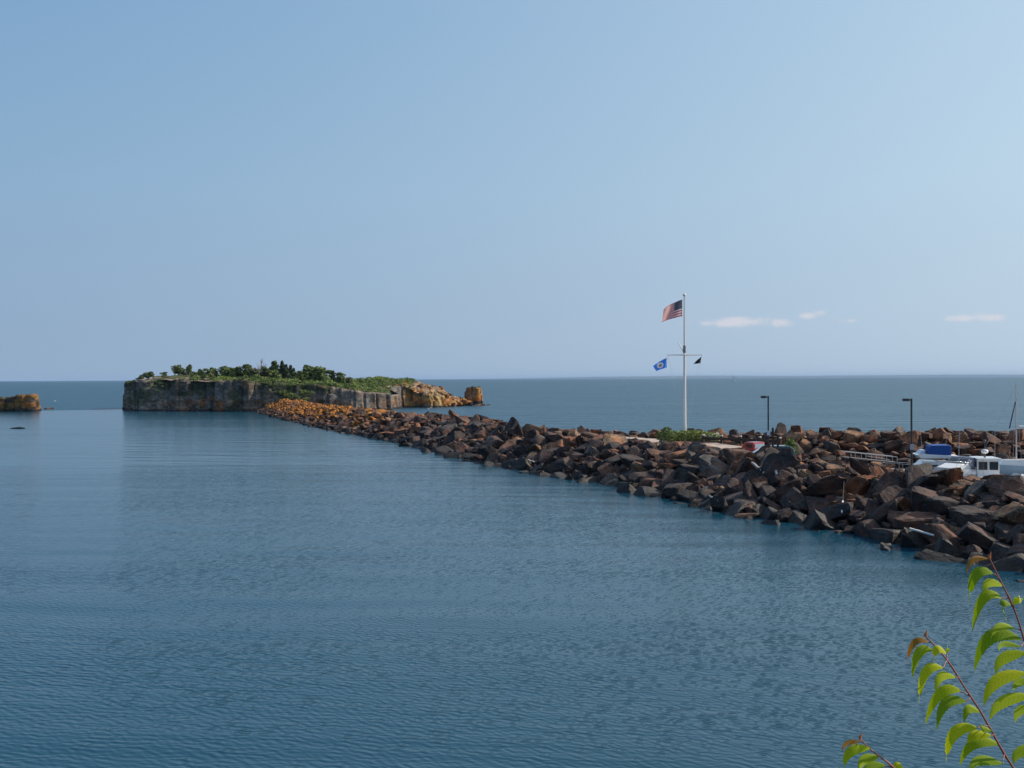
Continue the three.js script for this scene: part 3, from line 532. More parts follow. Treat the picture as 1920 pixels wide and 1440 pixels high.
function cap(poly, topAt, step, inset, color) {
  const b = new THREE.Box3().setFromPoints(poly), p = [], c = [], uv = [], idx = [], nx = Math.ceil((b.max.x - b.min.x) / step), nz = Math.ceil((b.max.z - b.min.z) / step), ok = [];
  for (let j = 0; j <= nz; j++) for (let i = 0; i <= nx; i++) { const x = b.min.x + i * step, z = b.min.z + j * step, d = insideDist(poly, x, z); ok.push(d > inset); const y = topAt(x, z) - (d < inset + 1 ? 0.15 : 0); p.push(x, y, z); uv.push(x / 9, z / 9); c.push(...color(x, y, z, d)); }
  for (let j = 0; j < nz; j++) for (let i = 0; i < nx; i++) { const a = j * (nx + 1) + i, q = a + nx + 1; if (ok[a] && ok[a + 1] && ok[q] && ok[q + 1]) idx.push(a, q, a + 1, a + 1, q, q + 1); }
  const g = new THREE.BufferGeometry(); g.setAttribute('position', new THREE.Float32BufferAttribute(p, 3)); g.setAttribute('color', new THREE.Float32BufferAttribute(c, 3)); g.setAttribute('uv', new THREE.Float32BufferAttribute(uv, 2)); g.setIndex(idx); g.computeVertexNormals(); return g;
}
const mixc = (a, b, t) => [lerp(a[0], b[0], t), lerp(a[1], b[1], t), lerp(a[2], b[2], t)];
const ORANGE = [0.62, 0.29, 0.06], OCHRE = [0.60, 0.40, 0.15], GREYROCK = [0.37, 0.33, 0.295], PINK = [0.55, 0.42, 0.34], GREEN = [0.07, 0.11, 0.03];
// lichen, stains and moss: patches with outlines of their own
function cliffColor(x, y, z, v, tone) {
  const east = smoothstep(x, -62, -44), gold = smoothstep(x, -43, -39);
  let c = GREYROCK.map((k) => k * tone * (0.75 + 0.5 * fbm(x / 3, y / 6, z / 3, 3)));
  const streak = fbm(x / 0.9, y / 9, z / 0.9, 2), spot = fbm(x / 4, y / 3, z / 4, 4);
  c = mixc(c, [0.30, 0.15, 0.09], 0.7 * east * smoothstep(streak, 0.5, 0.62));
  c = mixc(c, [0.50, 0.38, 0.28], 0.7 * smoothstep(fbm(x / 3 + 30, y / 5, z / 3, 3), 0.56, 0.64));
  c = mixc(c, ORANGE, (gold * 0.9 + 0.1) * smoothstep(spot, lerp(0.70, 0.40, gold), lerp(0.76, 0.5, gold)));
  c = mixc(c, OCHRE, gold * 0.85 * smoothstep(fbm(x / 2, y / 2 + 8, z / 2, 3), 0.42, 0.52));
  c = mixc(c, PINK, 0.8 * smoothstep(v + 0.25 * (streak - 0.5), 0.94, 0.98) + gold * 0.5 * smoothstep(fbm(x, y, z + 40, 2), 0.6, 0.68));
  if (Math.abs(x + 101) < 5.5 && y < 5) c = mixc(c, [0.55, 0.25, 0.10], smoothstep(fbm(x / 2, y / 2, 8, 3) + (5 - y) * 0.03, 0.48, 0.58));
  const moss = fbm(x / 7, y / 5, z / 7 + 20, 3);
  if (x < -60) c = mixc(c, GREEN, 0.7 * smoothstep(moss + 0.14 * v, 0.60, 0.68));
  if (y < 0.55 + 0.4 * (spot - 0.5)) c = mixc(c, [0.05, 0.045, 0.042], 0.9);   // wave-washed band, black with algae
  return c;
}
const ISLAND = outlineCurve(OUTLINE, 0.45);
{
  seed(51);
  const root = new THREE.Group(); root.name = 'island'; root.userData.kind = 'structure'; scene.add(root);
  structure('cliff', cliff(ISLAND, islandTop, { colMin: 4, colMax: 12, relief: 1.5, groove: 0.4, rough: (x) => lerp(0.3, 1.1, smoothstep(x, -44, -39)), batter: (x) => lerp(0.5, 2.6, smoothstep(x, -43, -38)), buttress: 8, sign: 1, step: 0.45, color: cliffColor }), islandMat, root);
  structure('island_top', cap(ISLAND, (x, z) => islandTop(x, z) + 0.5 * (fbm(x / 1.6, z / 1.6, 5, 3) - 0.5), 0.7, 1.0, (x, y, z) => { const gold = smoothstep(x, -42, -38), s = fbm(x / 5, z / 5, 9, 4); let c = mixc([0.14, 0.16, 0.05], PINK, smoothstep(s + 0.10 * smoothstep(-x, 88, 112), 0.52, 0.58)); if (gold > 0) c = mixc(c, mixc(PINK, OCHRE, fbm(x / 2, z / 2, 3, 3)), gold); return c; }), islandMat, root);
  // broken blocks on the golden end and along the rim
  const list = [];
  for (let i = 0; i < 260; i++) { const x = rr(-142, -48), z = rr(-400, -345), d = insideDist(ISLAND, x, z); if (d < 0.6 || d > (x < -104 ? 12 : 4)) continue; list.push(spec(V(x, islandTop(x, z) - 0.1, z), rr(0.25, 0.8), pick(['pale', 'pale', 'grey', 'tan']))); }
  for (let i = 0; i < 420; i++) { const x = rr(-43, -19), z = rr(-424, -384), d = insideDist(ISLAND, x, z); if (d < -2.2 || d > 9) continue; const y = d > 0.5 ? islandTop(x, z) : Math.max(0.1, (d + 2.4) * 0.8); list.push(spec(V(x, y, z), rr(0.4, 1.15), pick(['ochre', 'tan', 'pale', 'ochre', 'lichen', 'brown']))); }
  for (let i = 0; i < 90; i++) { const px = rr(838, 884), q = atHeight(px, rr(757.5, 761.5)), top = lerp(3.6, 1.0, (px - 838) / 46); list.push(spec(V(q.x, rr(0, top), q.z - rr(0, 3)), rr(0.6, 1.35), pick(['ochre', 'tan', 'pale', 'ochre', 'lichen', 'slate']))); }
  for (let i = 0; i < 70; i++) { const a = ISLAND[Math.floor(rr(0, ISLAND.length))]; if (a.z < -376 || a.x > -45) continue; list.push(spec(V(a.x, rr(-0.1, 0.5), a.z + rr(0.6, 2.6)), rr(0.4, 1.2), pick(['slate', 'purple', 'brown', 'grey']))); }
  const geos = list.map((o) => { const g = SMALL[o.k % 10].clone().applyMatrix4(matrixOf(o)), c = TONES[o.tone], n = g.attributes.position.count, a = new Float32Array(n * 3), j = jitterCol(); for (let i = 0; i < n; i++) for (let k = 0; k < 3; k++) a[i * 3 + k] = c[k] * j; g.setAttribute('color', new THREE.BufferAttribute(a, 3)); return g; });
  const m = part('broken_blocks', mergeGeometries(geos), rubbleMat, root); m.userData.kind = 'stuff';
}
// sea stack off the golden end, and its ledge
{
  seed(52);
  const c0 = atHeight(889, 758.5), pts = Array.from({ length: 10 }, (_, i) => { const a = i / 10 * 6.283; return V(c0.x + 3.5 * Math.cos(a) * (1 + 0.15 * Math.sin(3 * a)), 0, c0.z + 4 * Math.sin(a)); });
  const t = thing('sea_stack', 'square orange sea stack on a low ledge off the golden end of the island', 'rock', V(0, 0, 0));
  const poly = outlineCurve(pts, 0.4), top = (x, z) => 7.0 + 0.6 * (fbm(x / 2, z / 2, 1, 2) - 0.5);
  const colr = (x, y, z, v, tone) => { let c = mixc([0.42, 0.24, 0.12], ORANGE, smoothstep(fbm(x / 1.5, y / 3, z / 1.5, 3), 0.42, 0.56)).map((k) => k * tone); c = mixc(c, PINK, smoothstep(fbm(x, y / 5, z, 2), 0.58, 0.66) * 0.7); if (y < 1.4) c = [0.06, 0.05, 0.045]; if (v > 0.95) c = mixc(c, [0.14, 0.15, 0.04], 0.6); return c; };
  part('stack', cliff(poly, top, { colMin: 3, colMax: 6, relief: 0.7, groove: 0.25, rough: 0.25, batter: 0.6, sign: 1, step: 0.4, color: colr }), islandMat, t);
  part('top', cap(poly, top, 0.5, 0.4, () => [0.30, 0.22, 0.08]), islandMat, t);
  for (let i = 0; i < 26; i++) { const q = atHeight(rr(846, 917), rr(757.5, 761)); const r = rr(0.6, 1.5), m = part('ledge_rock', SMALL[i % 10], pick([ROCKMAT.slate, ROCKMAT.slate, ROCKMAT.purple, ROCKMAT.tan]), t); m.position.set(q.x, 0.1, q.z); m.scale.set(r * 1.5, r * 0.55, r); m.rotation.y = rr(0, 6); }
}
// the next islet, running out of the picture
{
  seed(53);
  const e = atHeight(77, 771), pts = [V(e.x - 3.2, 0, e.z - 4), V(e.x - 1.6, 0, e.z + 1), V(e.x - 10, 0, e.z + 1.5), V(e.x - 22, 0, e.z + 0.5), V(e.x - 40, 0, e.z - 2), V(e.x - 44, 0, e.z - 14), V(e.x - 30, 0, e.z - 22), V(e.x - 16, 0, e.z - 20), V(e.x - 7.2, 0, e.z - 12)];
  const poly = outlineCurve(pts, 0.45), top = (x, z) => lut([[e.x - 40, 4.0], [e.x - 14, 4.6], [e.x - 5, 5.6], [e.x, 5.9]], x) + 0.5 * (fbm(x / 3, z / 3, 4, 3) - 0.5);
  const t = thing('rocky_islet', 'small flat rocky islet with orange lichen, beyond the big island end', 'islet', V(0, 0, 0));
  const colr = (x, y, z, v, tone) => { let c = [0.13 * tone, 0.10 * tone, 0.09 * tone]; c = mixc(c, ORANGE, 0.8 * smoothstep(fbm(x / 3, y / 2, z / 3, 3) + 0.30 * v - 0.13, 0.50, 0.60)); c = mixc(c, [0.12, 0.14, 0.04], 0.7 * smoothstep(fbm(x / 3 + 9, y / 3, z / 3, 3), 0.62, 0.68)); if (y < 0.6) c = [0.05, 0.04, 0.04]; return c; };
  part('cliff', cliff(poly, top, { colMin: 4, colMax: 9, relief: 1.0, groove: 0.4, rough: 0.45, batter: 0.5, sign: 1, step: 0.45, color: colr }), islandMat, t);
  part('top', cap(poly, (x, z) => top(x, z) + 0.5 * (fbm(x / 1.5, z / 1.5, 2, 2) - 0.5), 0.7, 0.8, (x, y, z) => mixc([0.52, 0.27, 0.08], [0.16, 0.15, 0.05], smoothstep(fbm(x / 3, z / 3, 1, 3), 0.56, 0.62))), islandMat, t);
  const lone = single('low_rock', ROCKS[3], ROCKMAT.brown, 'low brown rock awash just off the end of the small islet', 'rock'); lone.position.copy(atHeight(92, 767)); lone.scale.set(2.2, 0.9, 1.2); lone.rotation.y = 0.3;
}
// ------------------------------------------------------------------ trees on the island
const barkMat = std(0.11, 0.09, 0.075, 0.95);
function treeKind(kind) {
  const g = new THREE.Group(), pts = [];
  if (kind === 'conifer') {
    for (let i = 0; i < 620; i++) { const v = Math.pow(R(), 0.8), a = rr(0, 6.283), w = 0.26 * (1.04 - v) * (0.45 + 0.55 * Math.sqrt(R())) * (0.75 + 0.4 * Math.sin(v * 40 + a * 2)); pts.push(V(Math.cos(a) * w, 0.06 + 0.94 * v - w * 0.25, Math.sin(a) * w)); }
    part('crown', leaves(pts, 0.075, GREENS.conifer), FOLIAGE, g);
  } else if (kind === 'dead') {
    const tw = []; for (let i = 0; i < 26; i++) { const v = rr(0.3, 0.95), a = rr(0, 6.283), L = 0.42 * (1.1 - v); tw.push(bar(V(0, v, 0), V(Math.cos(a) * L, v + rr(0.1, 0.3), Math.sin(a) * L), 0.009, 0.004, 4)); }
    part('twigs', merge(tw), std(0.20, 0.17, 0.15, 0.9), g);
  } else {
    const lobes = 8 + Math.floor(R() * 5);
    for (let l = 0; l < lobes; l++) { const a = rr(0, 6.283), v = rr(0.22, 0.84), w = rr(0.08, 0.32) * (1.15 - v * 0.5), c = V(Math.cos(a) * w, v, Math.sin(a) * w), r = rr(0.11, 0.21); for (let i = 0; i < 80; i++) { const d = V(rr(-1, 1), rr(-1, 1), rr(-1, 1)); if (d.length() > 1) d.normalize(); d.normalize().multiplyScalar(r * Math.cbrt(R())); d.y *= 0.75; pts.push(c.clone().add(d)); } }
    part('crown', leaves(pts, 0.062, kind === 'brown' ? [...GREENS.brown, ...GREENS.dark] : kind === 'light' ? [...GREENS.mid, ...GREENS.light] : [...GREENS.dark, ...GREENS.dark, ...GREENS.mid]), FOLIAGE, g);
  }
  const limbs = [bar(V(0, -0.06, 0), V(0.01, kind === 'broadleaf' ? 0.6 : 0.9, 0), 0.028, 0.01, 7)];
  if (kind !== 'conifer') for (let i = 0; i < 6; i++) { const a = i * 1.05 + 0.3; limbs.push(bar(V(0, 0.18 + i * 0.06, 0), V(Math.cos(a) * 0.22, 0.42 + i * 0.07, Math.sin(a) * 0.22), 0.013, 0.005, 5)); }
  part('trunk', merge(limbs), barkMat, g);
  return g;
}
seed(61);
const KINDS = { broad: [treeKind('broadleaf'), treeKind('broadleaf'), treeKind('broadleaf')], light: [treeKind('light'), treeKind('light')], conifer: [treeKind('conifer'), treeKind('conifer')], dead: [treeKind('dead')], brown: [treeKind('brown')] };
const TREELABEL = { broad: ['dark green broadleaf tree in the dense row along the island top', 'broadleaf_tree'], light: ['lighter green leafy tree among the dark trees of the island row', 'leafy_tree'], conifer: ['shorter pointed conifer in the row of conifers on the island', 'conifer_tree'], dead: ['bare dead tree with thin grey twigs on the island top', 'dead_tree'], brown: ['small brownish tree on the island top', 'brown_tree'] };
{
  const spots = [[264, 701, 'broad', 374], [279, 696, 'broad', 372], [307, 698, 'light', 366], [328, 683, 'broad', 380], [338, 689, 'broad', 384], [351, 684, 'broad', 380], [365, 697, 'light', 376], [378, 691, 'broad', 364], [390, 692, 'light', 362], [402, 688, 'broad', 372], [416, 685, 'broad', 374], [428, 690, 'light', 366], [437, 688, 'broad', 376], [450, 687, 'broad', 366], [460, 686, 'light', 376], [467, 683, 'broad', 366], [477, 689, 'brown', 360], [485, 688, 'broad', 372], [490, 681, 'dead', 366], [501, 688, 'broad', 364], [511, 678, 'broad', 370], [508, 688, 'broad', 368], [520, 692, 'light', 360], [529, 682, 'conifer', 368], [536, 688, 'conifer', 366], [545, 689, 'conifer', 370], [551, 694, 'conifer', 364], [558, 696, 'light', 360], [572, 688, 'broad', 364], [583, 683, 'broad', 372], [592, 687, 'broad', 366], [602, 691, 'light', 362], [613, 694, 'broad', 368], [625, 698, 'conifer', 366], [636, 698, 'broad', 362], [641, 700, 'light', 368], [655, 706, 'brown', 364]];
  const OWN = { 264: 'small dark tree at the very cliff end of the island', 279: 'second small tree at the cliff end of the island, slightly taller', 307: 'low light green tree on the bare slope between cliff end and knoll', 328: 'dark tree on the knoll facing the cliff end', 338: 'low dark tree between the two trees on the knoll', 351: 'dark round tree on the knoll facing the island woods', 365: 'low light green tree on the rocky slope behind the knoll', 490: 'bare dead tree with thin grey twigs above the island woods', 477: 'brownish tree next to the dead tree on the island', 655: 'small brownish tree standing alone where the island woods end', 511: 'tallest dark tree between the dead tree and the conifers', 583: 'largest broad dark tree behind the conifers on the island', 625: 'single pointed conifer near the low end of the island woods', 529: 'tallest of the pointed conifers in the row beside the tallest broadleaf tree' };
  const many = {}; for (const s of spots) many[s[2]] = (many[s[2]] || 0) + 1;
  const first = {};
  for (const [x, yTop, kind, depth] of spots) {
    const q = atDepth(x, yTop, depth), ground = islandTop(q.x, q.z) - 0.15, h = Math.max(2.4, (q.y - ground) * 1.12), proto = pick(KINDS[kind]);
    const t = proto.clone(); t.name = numbered(TREELABEL[kind][1]); scene.add(t); t.position.set(q.x, ground, q.z); const w = h * rr(1.05, 1.4) * (h < 4 ? 1.25 : 1); t.scale.set(w, h, w); t.rotation.y = rr(0, 6.28);
    const own = OWN[x]; tag(t, own || TREELABEL[kind][0], 'tree', own ? undefined : 'trees on the island');
  }
  // low shrubs and grass tufts that grow together over the top and hang on the cliff
  seed(63);
  const clump = leaves(blobPoints(46, 1, 1.2, 1, -0.2), 0.26, [[1, 1, 1], [.8, .9, .8], [1.15, 1.05, 1]]), mats = [], cols = [], M = new THREE.Matrix4();
  const put = (x, y, z, s, tone, big) => { if (big) s *= rr(1.2, 1.9); mats.push(M.clone().compose(V(x, y, z), new THREE.Quaternion().setFromEuler(new THREE.Euler(0, rr(0, 6.28), 0)), V(s * rr(0.8, 1.4), s * rr(0.6, 1), s))); const c = pick(GREENS[tone]); cols.push(new THREE.Color().setRGB(...c.map((k) => k * 1.15))); };
  for (let i = 0; i < 4200; i++) { const x = rr(-136, -38), z = rr(-425, -345), d = insideDist(ISLAND, x, z); if (d < (x > -58 ? 1.2 : 3.2 + 3 * (hash3(Math.round(x / 6), 1, 2) - 0.3))) continue; const f = fbm(x / 7, z / 7, 6, 3); const dense = smoothstep(x, -118, -100); if (f < lerp(0.60, x > -66 ? 0.26 : 0.36, dense)) continue; put(x, islandTop(x, z), z, rr(0.5, 1.25) * (x > -60 ? 1.0 : 1), x > -62 ? pick(['mid', 'mid', 'light', 'dark']) : pick(['mid', 'mid', 'light', 'light', 'dark']), dense > 0.9 && d > 6); }
  for (let i = 0; i < ISLAND.length; i++) { const a = ISLAND[i]; if (a.z < -375 || a.x > -60) continue; if (fbm(a.x / 6, 3, 9, 3) > 0.57) for (let k = 0; k < 2; k++) { const v = 1 - R() * R() * 0.55; put(a.x, islandTop(a.x, a.z - 2) * v, a.z + 0.7, rr(0.35, 0.8), pick(['dark', 'mid'])); } }
  for (let i = 0; i < 70; i++) { const q = atDepth(rr(524, 582), 757, 341 + rr(-1, 2)), v = R(); put(q.x, 2.6 + v * 4.2, q.z - v * 4, rr(0.6, 1.1), pick(['mid', 'light', 'mid'])); }
  const im = new THREE.InstancedMesh(clump, FOLIAGE, mats.length); mats.forEach((m, i) => { im.setMatrixAt(i, m); im.setColorAt(i, cols[i]); });
  im.name = 'island_shrubs'; im.userData.kind = 'stuff'; im.userData.label = 'low green shrubs and grass covering the island top'; im.userData.category = 'shrubs'; scene.add(im);
}
// ------------------------------------------------------------------ far shore
{
  const p = [], idx = [], n = 160, D = 42000;
  for (let i = 0; i <= n; i++) { const x = lerp(-3500, 34000, i / n), h = (20 + 120 * fbm(i / 22, 3, 1, 3)) * smoothstep(i / n, 0, 0.3); for (const [y, z] of [[-5, -D], [h * 0.8, -D - 300], [h, -D - 1500], [-5, -D - 4000]]) p.push(x, y, z); }
  for (let i = 0; i < n; i++) for (let j = 0; j < 3; j++) { const a = i * 4 + j; idx.push(a, a + 4, a + 1, a + 1, a + 4, a + 5); }
  const g = new THREE.BufferGeometry(); g.setAttribute('position', new THREE.Float32BufferAttribute(p, 3)); g.setIndex(idx); g.computeVertexNormals();
  structure('far_hills', g, std(0.045, 0.075, 0.035, 1));
}
// ------------------------------------------------------------------ boats
const gel = phys(0.80, 0.79, 0.77, 0.25, { clearcoat: 0.6 }), canvasBlue = std(0.012, 0.07, 0.27, 0.85), navy = std(0.02, 0.04, 0.12, 0.6), greyCanvas = std(0.28, 0.31, 0.37, 0.8), aluminium = std(0.55, 0.55, 0.56, 0.35, { metalness: 0.7 }), tanMat = std(0.30, 0.20, 0.10, 0.95);
// hull with flared bow (bow at +x), its bottom below the water
function hullGeo(L, B, H, sheer = 0.35) {
  const st = 18, rows = [[-0.45, 0.05], [-0.2, 0.62], [0.12, 0.86], [0.6, 0.95], [1, 1]], p = [], idx = [], m = rows.length;
  for (const side of [1, -1]) for (let i = 0; i <= st; i++) { const u = i / st, w = u < 0.55 ? 1 : Math.sqrt(Math.max(0, 1 - Math.pow((u - 0.55) / 0.45, 2.1))), top = H + sheer * Math.pow(u, 2.2); rows.forEach(([y, k]) => { const yy = y > 0 ? y * top : y, rake = u * 0.0 + (u > 0.6 ? (u - 0.6) * (y > 0 ? y : 0) * 1.4 : 0); p.push((u - 0.5) * L + rake, yy, side * (B / 2) * w * (k * (1 - 0.35 * (u > 0.6 ? (u - 0.6) / 0.4 : 0) * (1 - Math.max(0, y))))); }); }
  const half = (st + 1) * m;
  for (const s of [0, 1]) for (let i = 0; i < st; i++) for (let j = 0; j < m - 1; j++) { const a = s * half + i * m + j; if (s) idx.push(a, a + m, a + 1, a + 1, a + m, a + m + 1); else idx.push(a, a + 1, a + m, a + 1, a + m + 1, a + m); }
  for (let i = 0; i < st; i++) { const a = i * m + m - 1, b = half + a; idx.push(a, b, a + m, b, b + m, a + m); }
  for (let j = 0; j < m - 1; j++) idx.push(j, half + j, j + 1, half + j, half + j + 1, j + 1);
  const g = new THREE.BufferGeometry(); g.setAttribute('position', new THREE.Float32BufferAttribute(p, 3)); g.setIndex(idx); return toCreasedNormals(g, 0.7);
}
function rail(pts, posts, y0, r = 0.018) { return merge([tube(pts, r, 30, 5), ...posts.map((p) => bar(V(p.x, y0, p.z), p, r, r, 5))]); }
const afloat = (px, depth) => { const q = atDepth(px, 800, depth); return V(q.x, -0.02, q.z); };
{
  // cruiser with a blue flybridge canvas
  const t = thing('cabin_cruiser', 'white cabin cruiser with a bright blue canvas enclosed flybridge', 'boat', afloat(1746, 101), 2.95);
  part('hull', hullGeo(7.6, 2.9, 1.25), gel, t);
  part('cabin', extrudeProfile([[-1.6, 1.2], [2.3, 1.3], [1.2, 2.05], [0.9, 2.35], [-1.6, 2.3]], 2.3, 0.06), gel, t);
  part('windshield', extrudeProfile([[2.12, 1.48], [1.25, 2.08], [1.2, 2.05], [2.05, 1.46]], 2.0, 0.02), glassDark, t);
  for (const s of [-1, 1]) { part('side_window', box(1.7, 0.42, 0.03, 0.0, 1.85, s * 1.165), glassDark, t); part('post', bar(V(-2.3, 1.2, s * 1.15), V(-1.9, 2.85, s * 1.1), 0.07, 0.07), gel, t); }
  part('flybridge', extrudeProfile([[-2.2, 2.75], [1.1, 2.7], [1.5, 3.0], [1.2, 3.05], [-2.2, 2.9]], 2.4, 0.05), gel, t);
  part('bulkhead', box(0.06, 1.3, 1.9, -1.66, 2.0, 0), canvasBlue, t);
  part('canopy', extrudeProfile([[-1.55, 2.95], [0.35, 3.02], [0.25, 3.75], [0.1, 3.85], [-1.4, 3.88], [-1.55, 3.8]], 2.1, 0.08), canvasBlue, t);
  part('spray_screen', extrudeProfile([[0.8, 3.02], [1.35, 3.03], [0.95, 3.42], [0.75, 3.45]], 1.9, 0.02), std(0.45, 0.5, 0.6, 0.3), t);
  part('bow_rail', rail([V(1.2, 2.0, 1.25), V(2.8, 2.1, 1.0), V(4.5, 2.15, 0), V(2.8, 2.1, -1.0), V(1.2, 2.0, -1.25)], [V(1.2, 2.0, 1.25), V(2.8, 2.1, 1.0), V(4.5, 2.15, 0), V(2.8, 2.1, -1.0), V(1.2, 2.0, -1.25)], 1.4), chrome, t);
  part('antenna', merge([bar(V(0.6, 3, 1), V(0.9, 6.0, 1.05), 0.02, 0.008, 5), bar(V(-1.0, 3.4, -1), V(-1.3, 5.2, -1.05), 0.02, 0.008, 5)]), aluminium, t);
}
{
  const t = thing('express_cruiser', 'white express cruiser with low grey canvas edged in navy', 'boat', afloat(1801, 97), 3.75);
  part('hull', hullGeo(6.4, 2.6, 1.85, 0.45), gel, t);
  part('foredeck', extrudeProfile([[-0.2, 1.8], [2.6, 2.15], [1.2, 2.4], [-0.2, 2.45]], 1.8, 0.08), gel, t);
  part('windshield', extrudeProfile([[0.75, 2.42], [0.1, 2.9], [0.04, 2.88], [0.68, 2.4]], 1.9, 0.02), glassDark, t);
  part('windshield_frame', merge([bar(V(0.1, 2.92, -0.97), V(0.1, 2.92, 0.97), 0.03), bar(V(0.78, 2.42, -0.97), V(0.1, 2.92, -0.97), 0.03), bar(V(0.78, 2.42, 0.97), V(0.1, 2.92, 0.97), 0.03), bar(V(0.78, 2.42, 0), V(0.1, 2.92, 0), 0.025)]), aluminium, t);
  part('cover', extrudeProfile([[-2.0, 2.0], [0.0, 2.3], [0.02, 2.75], [-0.5, 2.95], [-1.7, 2.75]], 1.9, 0.12), greyCanvas, t);
  part('cover_edge', extrudeProfile([[-1.6, 2.84], [0.05, 2.86], [-0.05, 2.98], [-1.5, 2.95]], 1.96, 0.03), navy, t);
  for (const s of [-1, 1]) { part('vent', merge([box(0.9, 0.05, 0.04, -0.8, 1.5, s * 1.29), box(0.9, 0.05, 0.04, -0.8, 1.4, s * 1.29), box(0.9, 0.05, 0.04, -0.8, 1.3, s * 1.29)]), std(0.25, 0.25, 0.24, 0.6), t); part('rub_rail', bar(V(-3.1, 1.78, s * 1.3), V(0.4, 1.86, s * 1.3), 0.035), std(0.2, 0.2, 0.22, 0.6), t); }
  part('bow_rail', rail([V(0.4, 2.6, 1.15), V(2.0, 2.75, 0.85), V(3.5, 2.85, 0), V(2.0, 2.75, -0.85), V(0.4, 2.6, -1.15)], [V(0.4, 2.6, 1.15), V(2.0, 2.75, 0.85), V(3.5, 2.85, 0), V(2.0, 2.75, -0.85), V(0.4, 2.6, -1.15)], 2.0), chrome, t);
  part('antenna', bar(V(-1.0, 2.9, 0.8), V(-1.1, 5.4, 0.8), 0.03, 0.015, 6), aluminium, t);
}
{
  const t = thing('pilothouse_boat', 'white pilothouse boat with big windows and a radar dome on its roof', 'boat', afloat(1847, 97), 1.42); t.scale.set(0.98, 1.2, 0.98);
  part('hull', hullGeo(6.6, 2.5, 1.0, 0.5), gel, t);
  part('pilothouse', extrudeProfile([[-1.0, 1.0], [1.55, 1.05], [1.2, 2.35], [-0.95, 2.35]], 2.0, 0.05), gel, t);
  part('roof', rbox(2.7, 0.12, 2.2, 0.1, 2.44, 0, 0.05), gel, t);
  for (const s of [-1, 1]) for (const x of [-0.5, 0.45]) part('side_window', rbox(0.75, 0.62, 0.03, x, 1.9, s * 1.012, 0.01), glassDark, t);
  for (const z of [-0.48, 0.48]) { const m = part('front_window', rbox(0.03, 0.6, 0.8, 0, 0, 0, 0.01), glassDark, t); m.position.set(1.37, 1.92, z); m.rotation.z = 0.26; part('rear_window', rbox(0.03, 0.62, 0.78, -1.06, 1.9, z, 0.01), glassDark, t); }
  part('radar_dome', new THREE.SphereGeometry(0.33, 18, 12).scale(1, 0.55, 1).translate(0.1, 2.95, 0), gel, t);
  part('radar_mount', merge([box(0.14, 0.3, 0.14, 0.1, 2.63, 0), bar(V(0.1, 3.1, 0), V(0.1, 3.7, 0), 0.03), new THREE.SphereGeometry(0.12, 10, 8).translate(0.1, 3.75, 0)]), std(0.1, 0.1, 0.1, 0.6), t);
  part('antenna', bar(V(-0.6, 2.4, 0.7), V(-0.65, 5.0, 0.7), 0.025, 0.012, 6), aluminium, t);
  part('red_stripe', rbox(2.2, 0.16, 0.03, -1.6, 0.85, -1.262, 0.01), std(0.45, 0.03, 0.04, 0.4), t);
  part('fishing_rod', bar(V(-2.2, 1.0, -0.8), V(-3.6, 3.4, -1.2), 0.015, 0.006, 5), std(0.2, 0.13, 0.05, 0.6), t);
}
{
  const t = thing('open_runabout', 'low white runabout with windscreen and outboard at the dock end', 'boat', afloat(1912, 94), 3.0);
  part('hull', hullGeo(6.4, 2.4, 1.05, 0.4), gel, t);
  part('windscreen', extrudeProfile([[0.7, 1.2], [0.2, 1.75], [0.15, 1.73], [0.62, 1.2]], 1.8, 0.02), glassDark, t);
  part('console', rbox(0.9, 0.7, 1.5, -0.1, 1.3, 0, 0.08), gel, t);
  part('seat', rbox(0.5, 0.75, 0.5, -1.1, 1.45, 0.4, 0.1), gel, t);
  part('outboard', merge([rbox(0.5, 0.6, 0.42, -3.35, 1.35, 0, 0.12), rbox(0.22, 0.9, 0.2, -3.4, 0.7, 0, 0.04)]), std(0.5, 0.5, 0.5, 0.4), t);
  part('rub_rail', merge([bar(V(-3.2, 0.98, 1.21), V(0.3, 1.05, 1.21), 0.03), bar(V(-3.2, 0.98, -1.21), V(0.3, 1.05, -1.21), 0.03)]), rubber, t);
}
{
  const q = afloat(1909, 112), t = thing('sailing_yacht', 'moored sailing yacht with a tall bare mast and furled boom', 'sailboat', q, 3.05);
  const mastTop = atDepth(1909, 720, 112).y;
  part('hull', hullGeo(8.2, 2.6, 0.95, 0.35), gel, t);
  part('coachroof', extrudeProfile([[-1.2, 0.95], [2.2, 1.05], [1.6, 1.5], [-1.2, 1.55]], 1.5, 0.08), gel, t);
  part('mast', bar(V(0.2, 1.0, 0), V(0.2, mastTop, 0), 0.075, 0.045, 10), std(0.62, 0.55, 0.53, 0.5), t);
  part('boom', bar(V(0.2, atDepth(1909, 803, 112).y, 0), V(-3.3, atDepth(1909, 803, 112).y + 0.05, 0), 0.06), gel, t);
  part('furled_sail', bar(V(-0.1, atDepth(1909, 803, 112).y + 0.17, 0), V(-3.2, atDepth(1909, 803, 112).y + 0.17, 0), 0.14, 0.08, 10), gel, t);
  part('furled_jib', bar(V(0.9, atDepth(1895, 803, 112).y, 0.0), V(0.28, atDepth(1905, 753, 112).y, 0.0), 0.07, 0.05, 8), navy, t);
  part('rigging', merge([bar(V(0.2, mastTop - 0.1, 0), V(4.2, 1.25, 0), 0.012, 0.012, 4), bar(V(0.2, mastTop - 0.1, 0), V(-4.0, 1.0, 0), 0.012, 0.012, 4), bar(V(0.2, mastTop - 1, 0), V(0.1, 1.0, 1.25), 0.012, 0.012, 4), bar(V(0.2, mastTop - 1, 0), V(0.1, 1.0, -1.25), 0.012, 0.012, 4)]), aluminium, t);
}
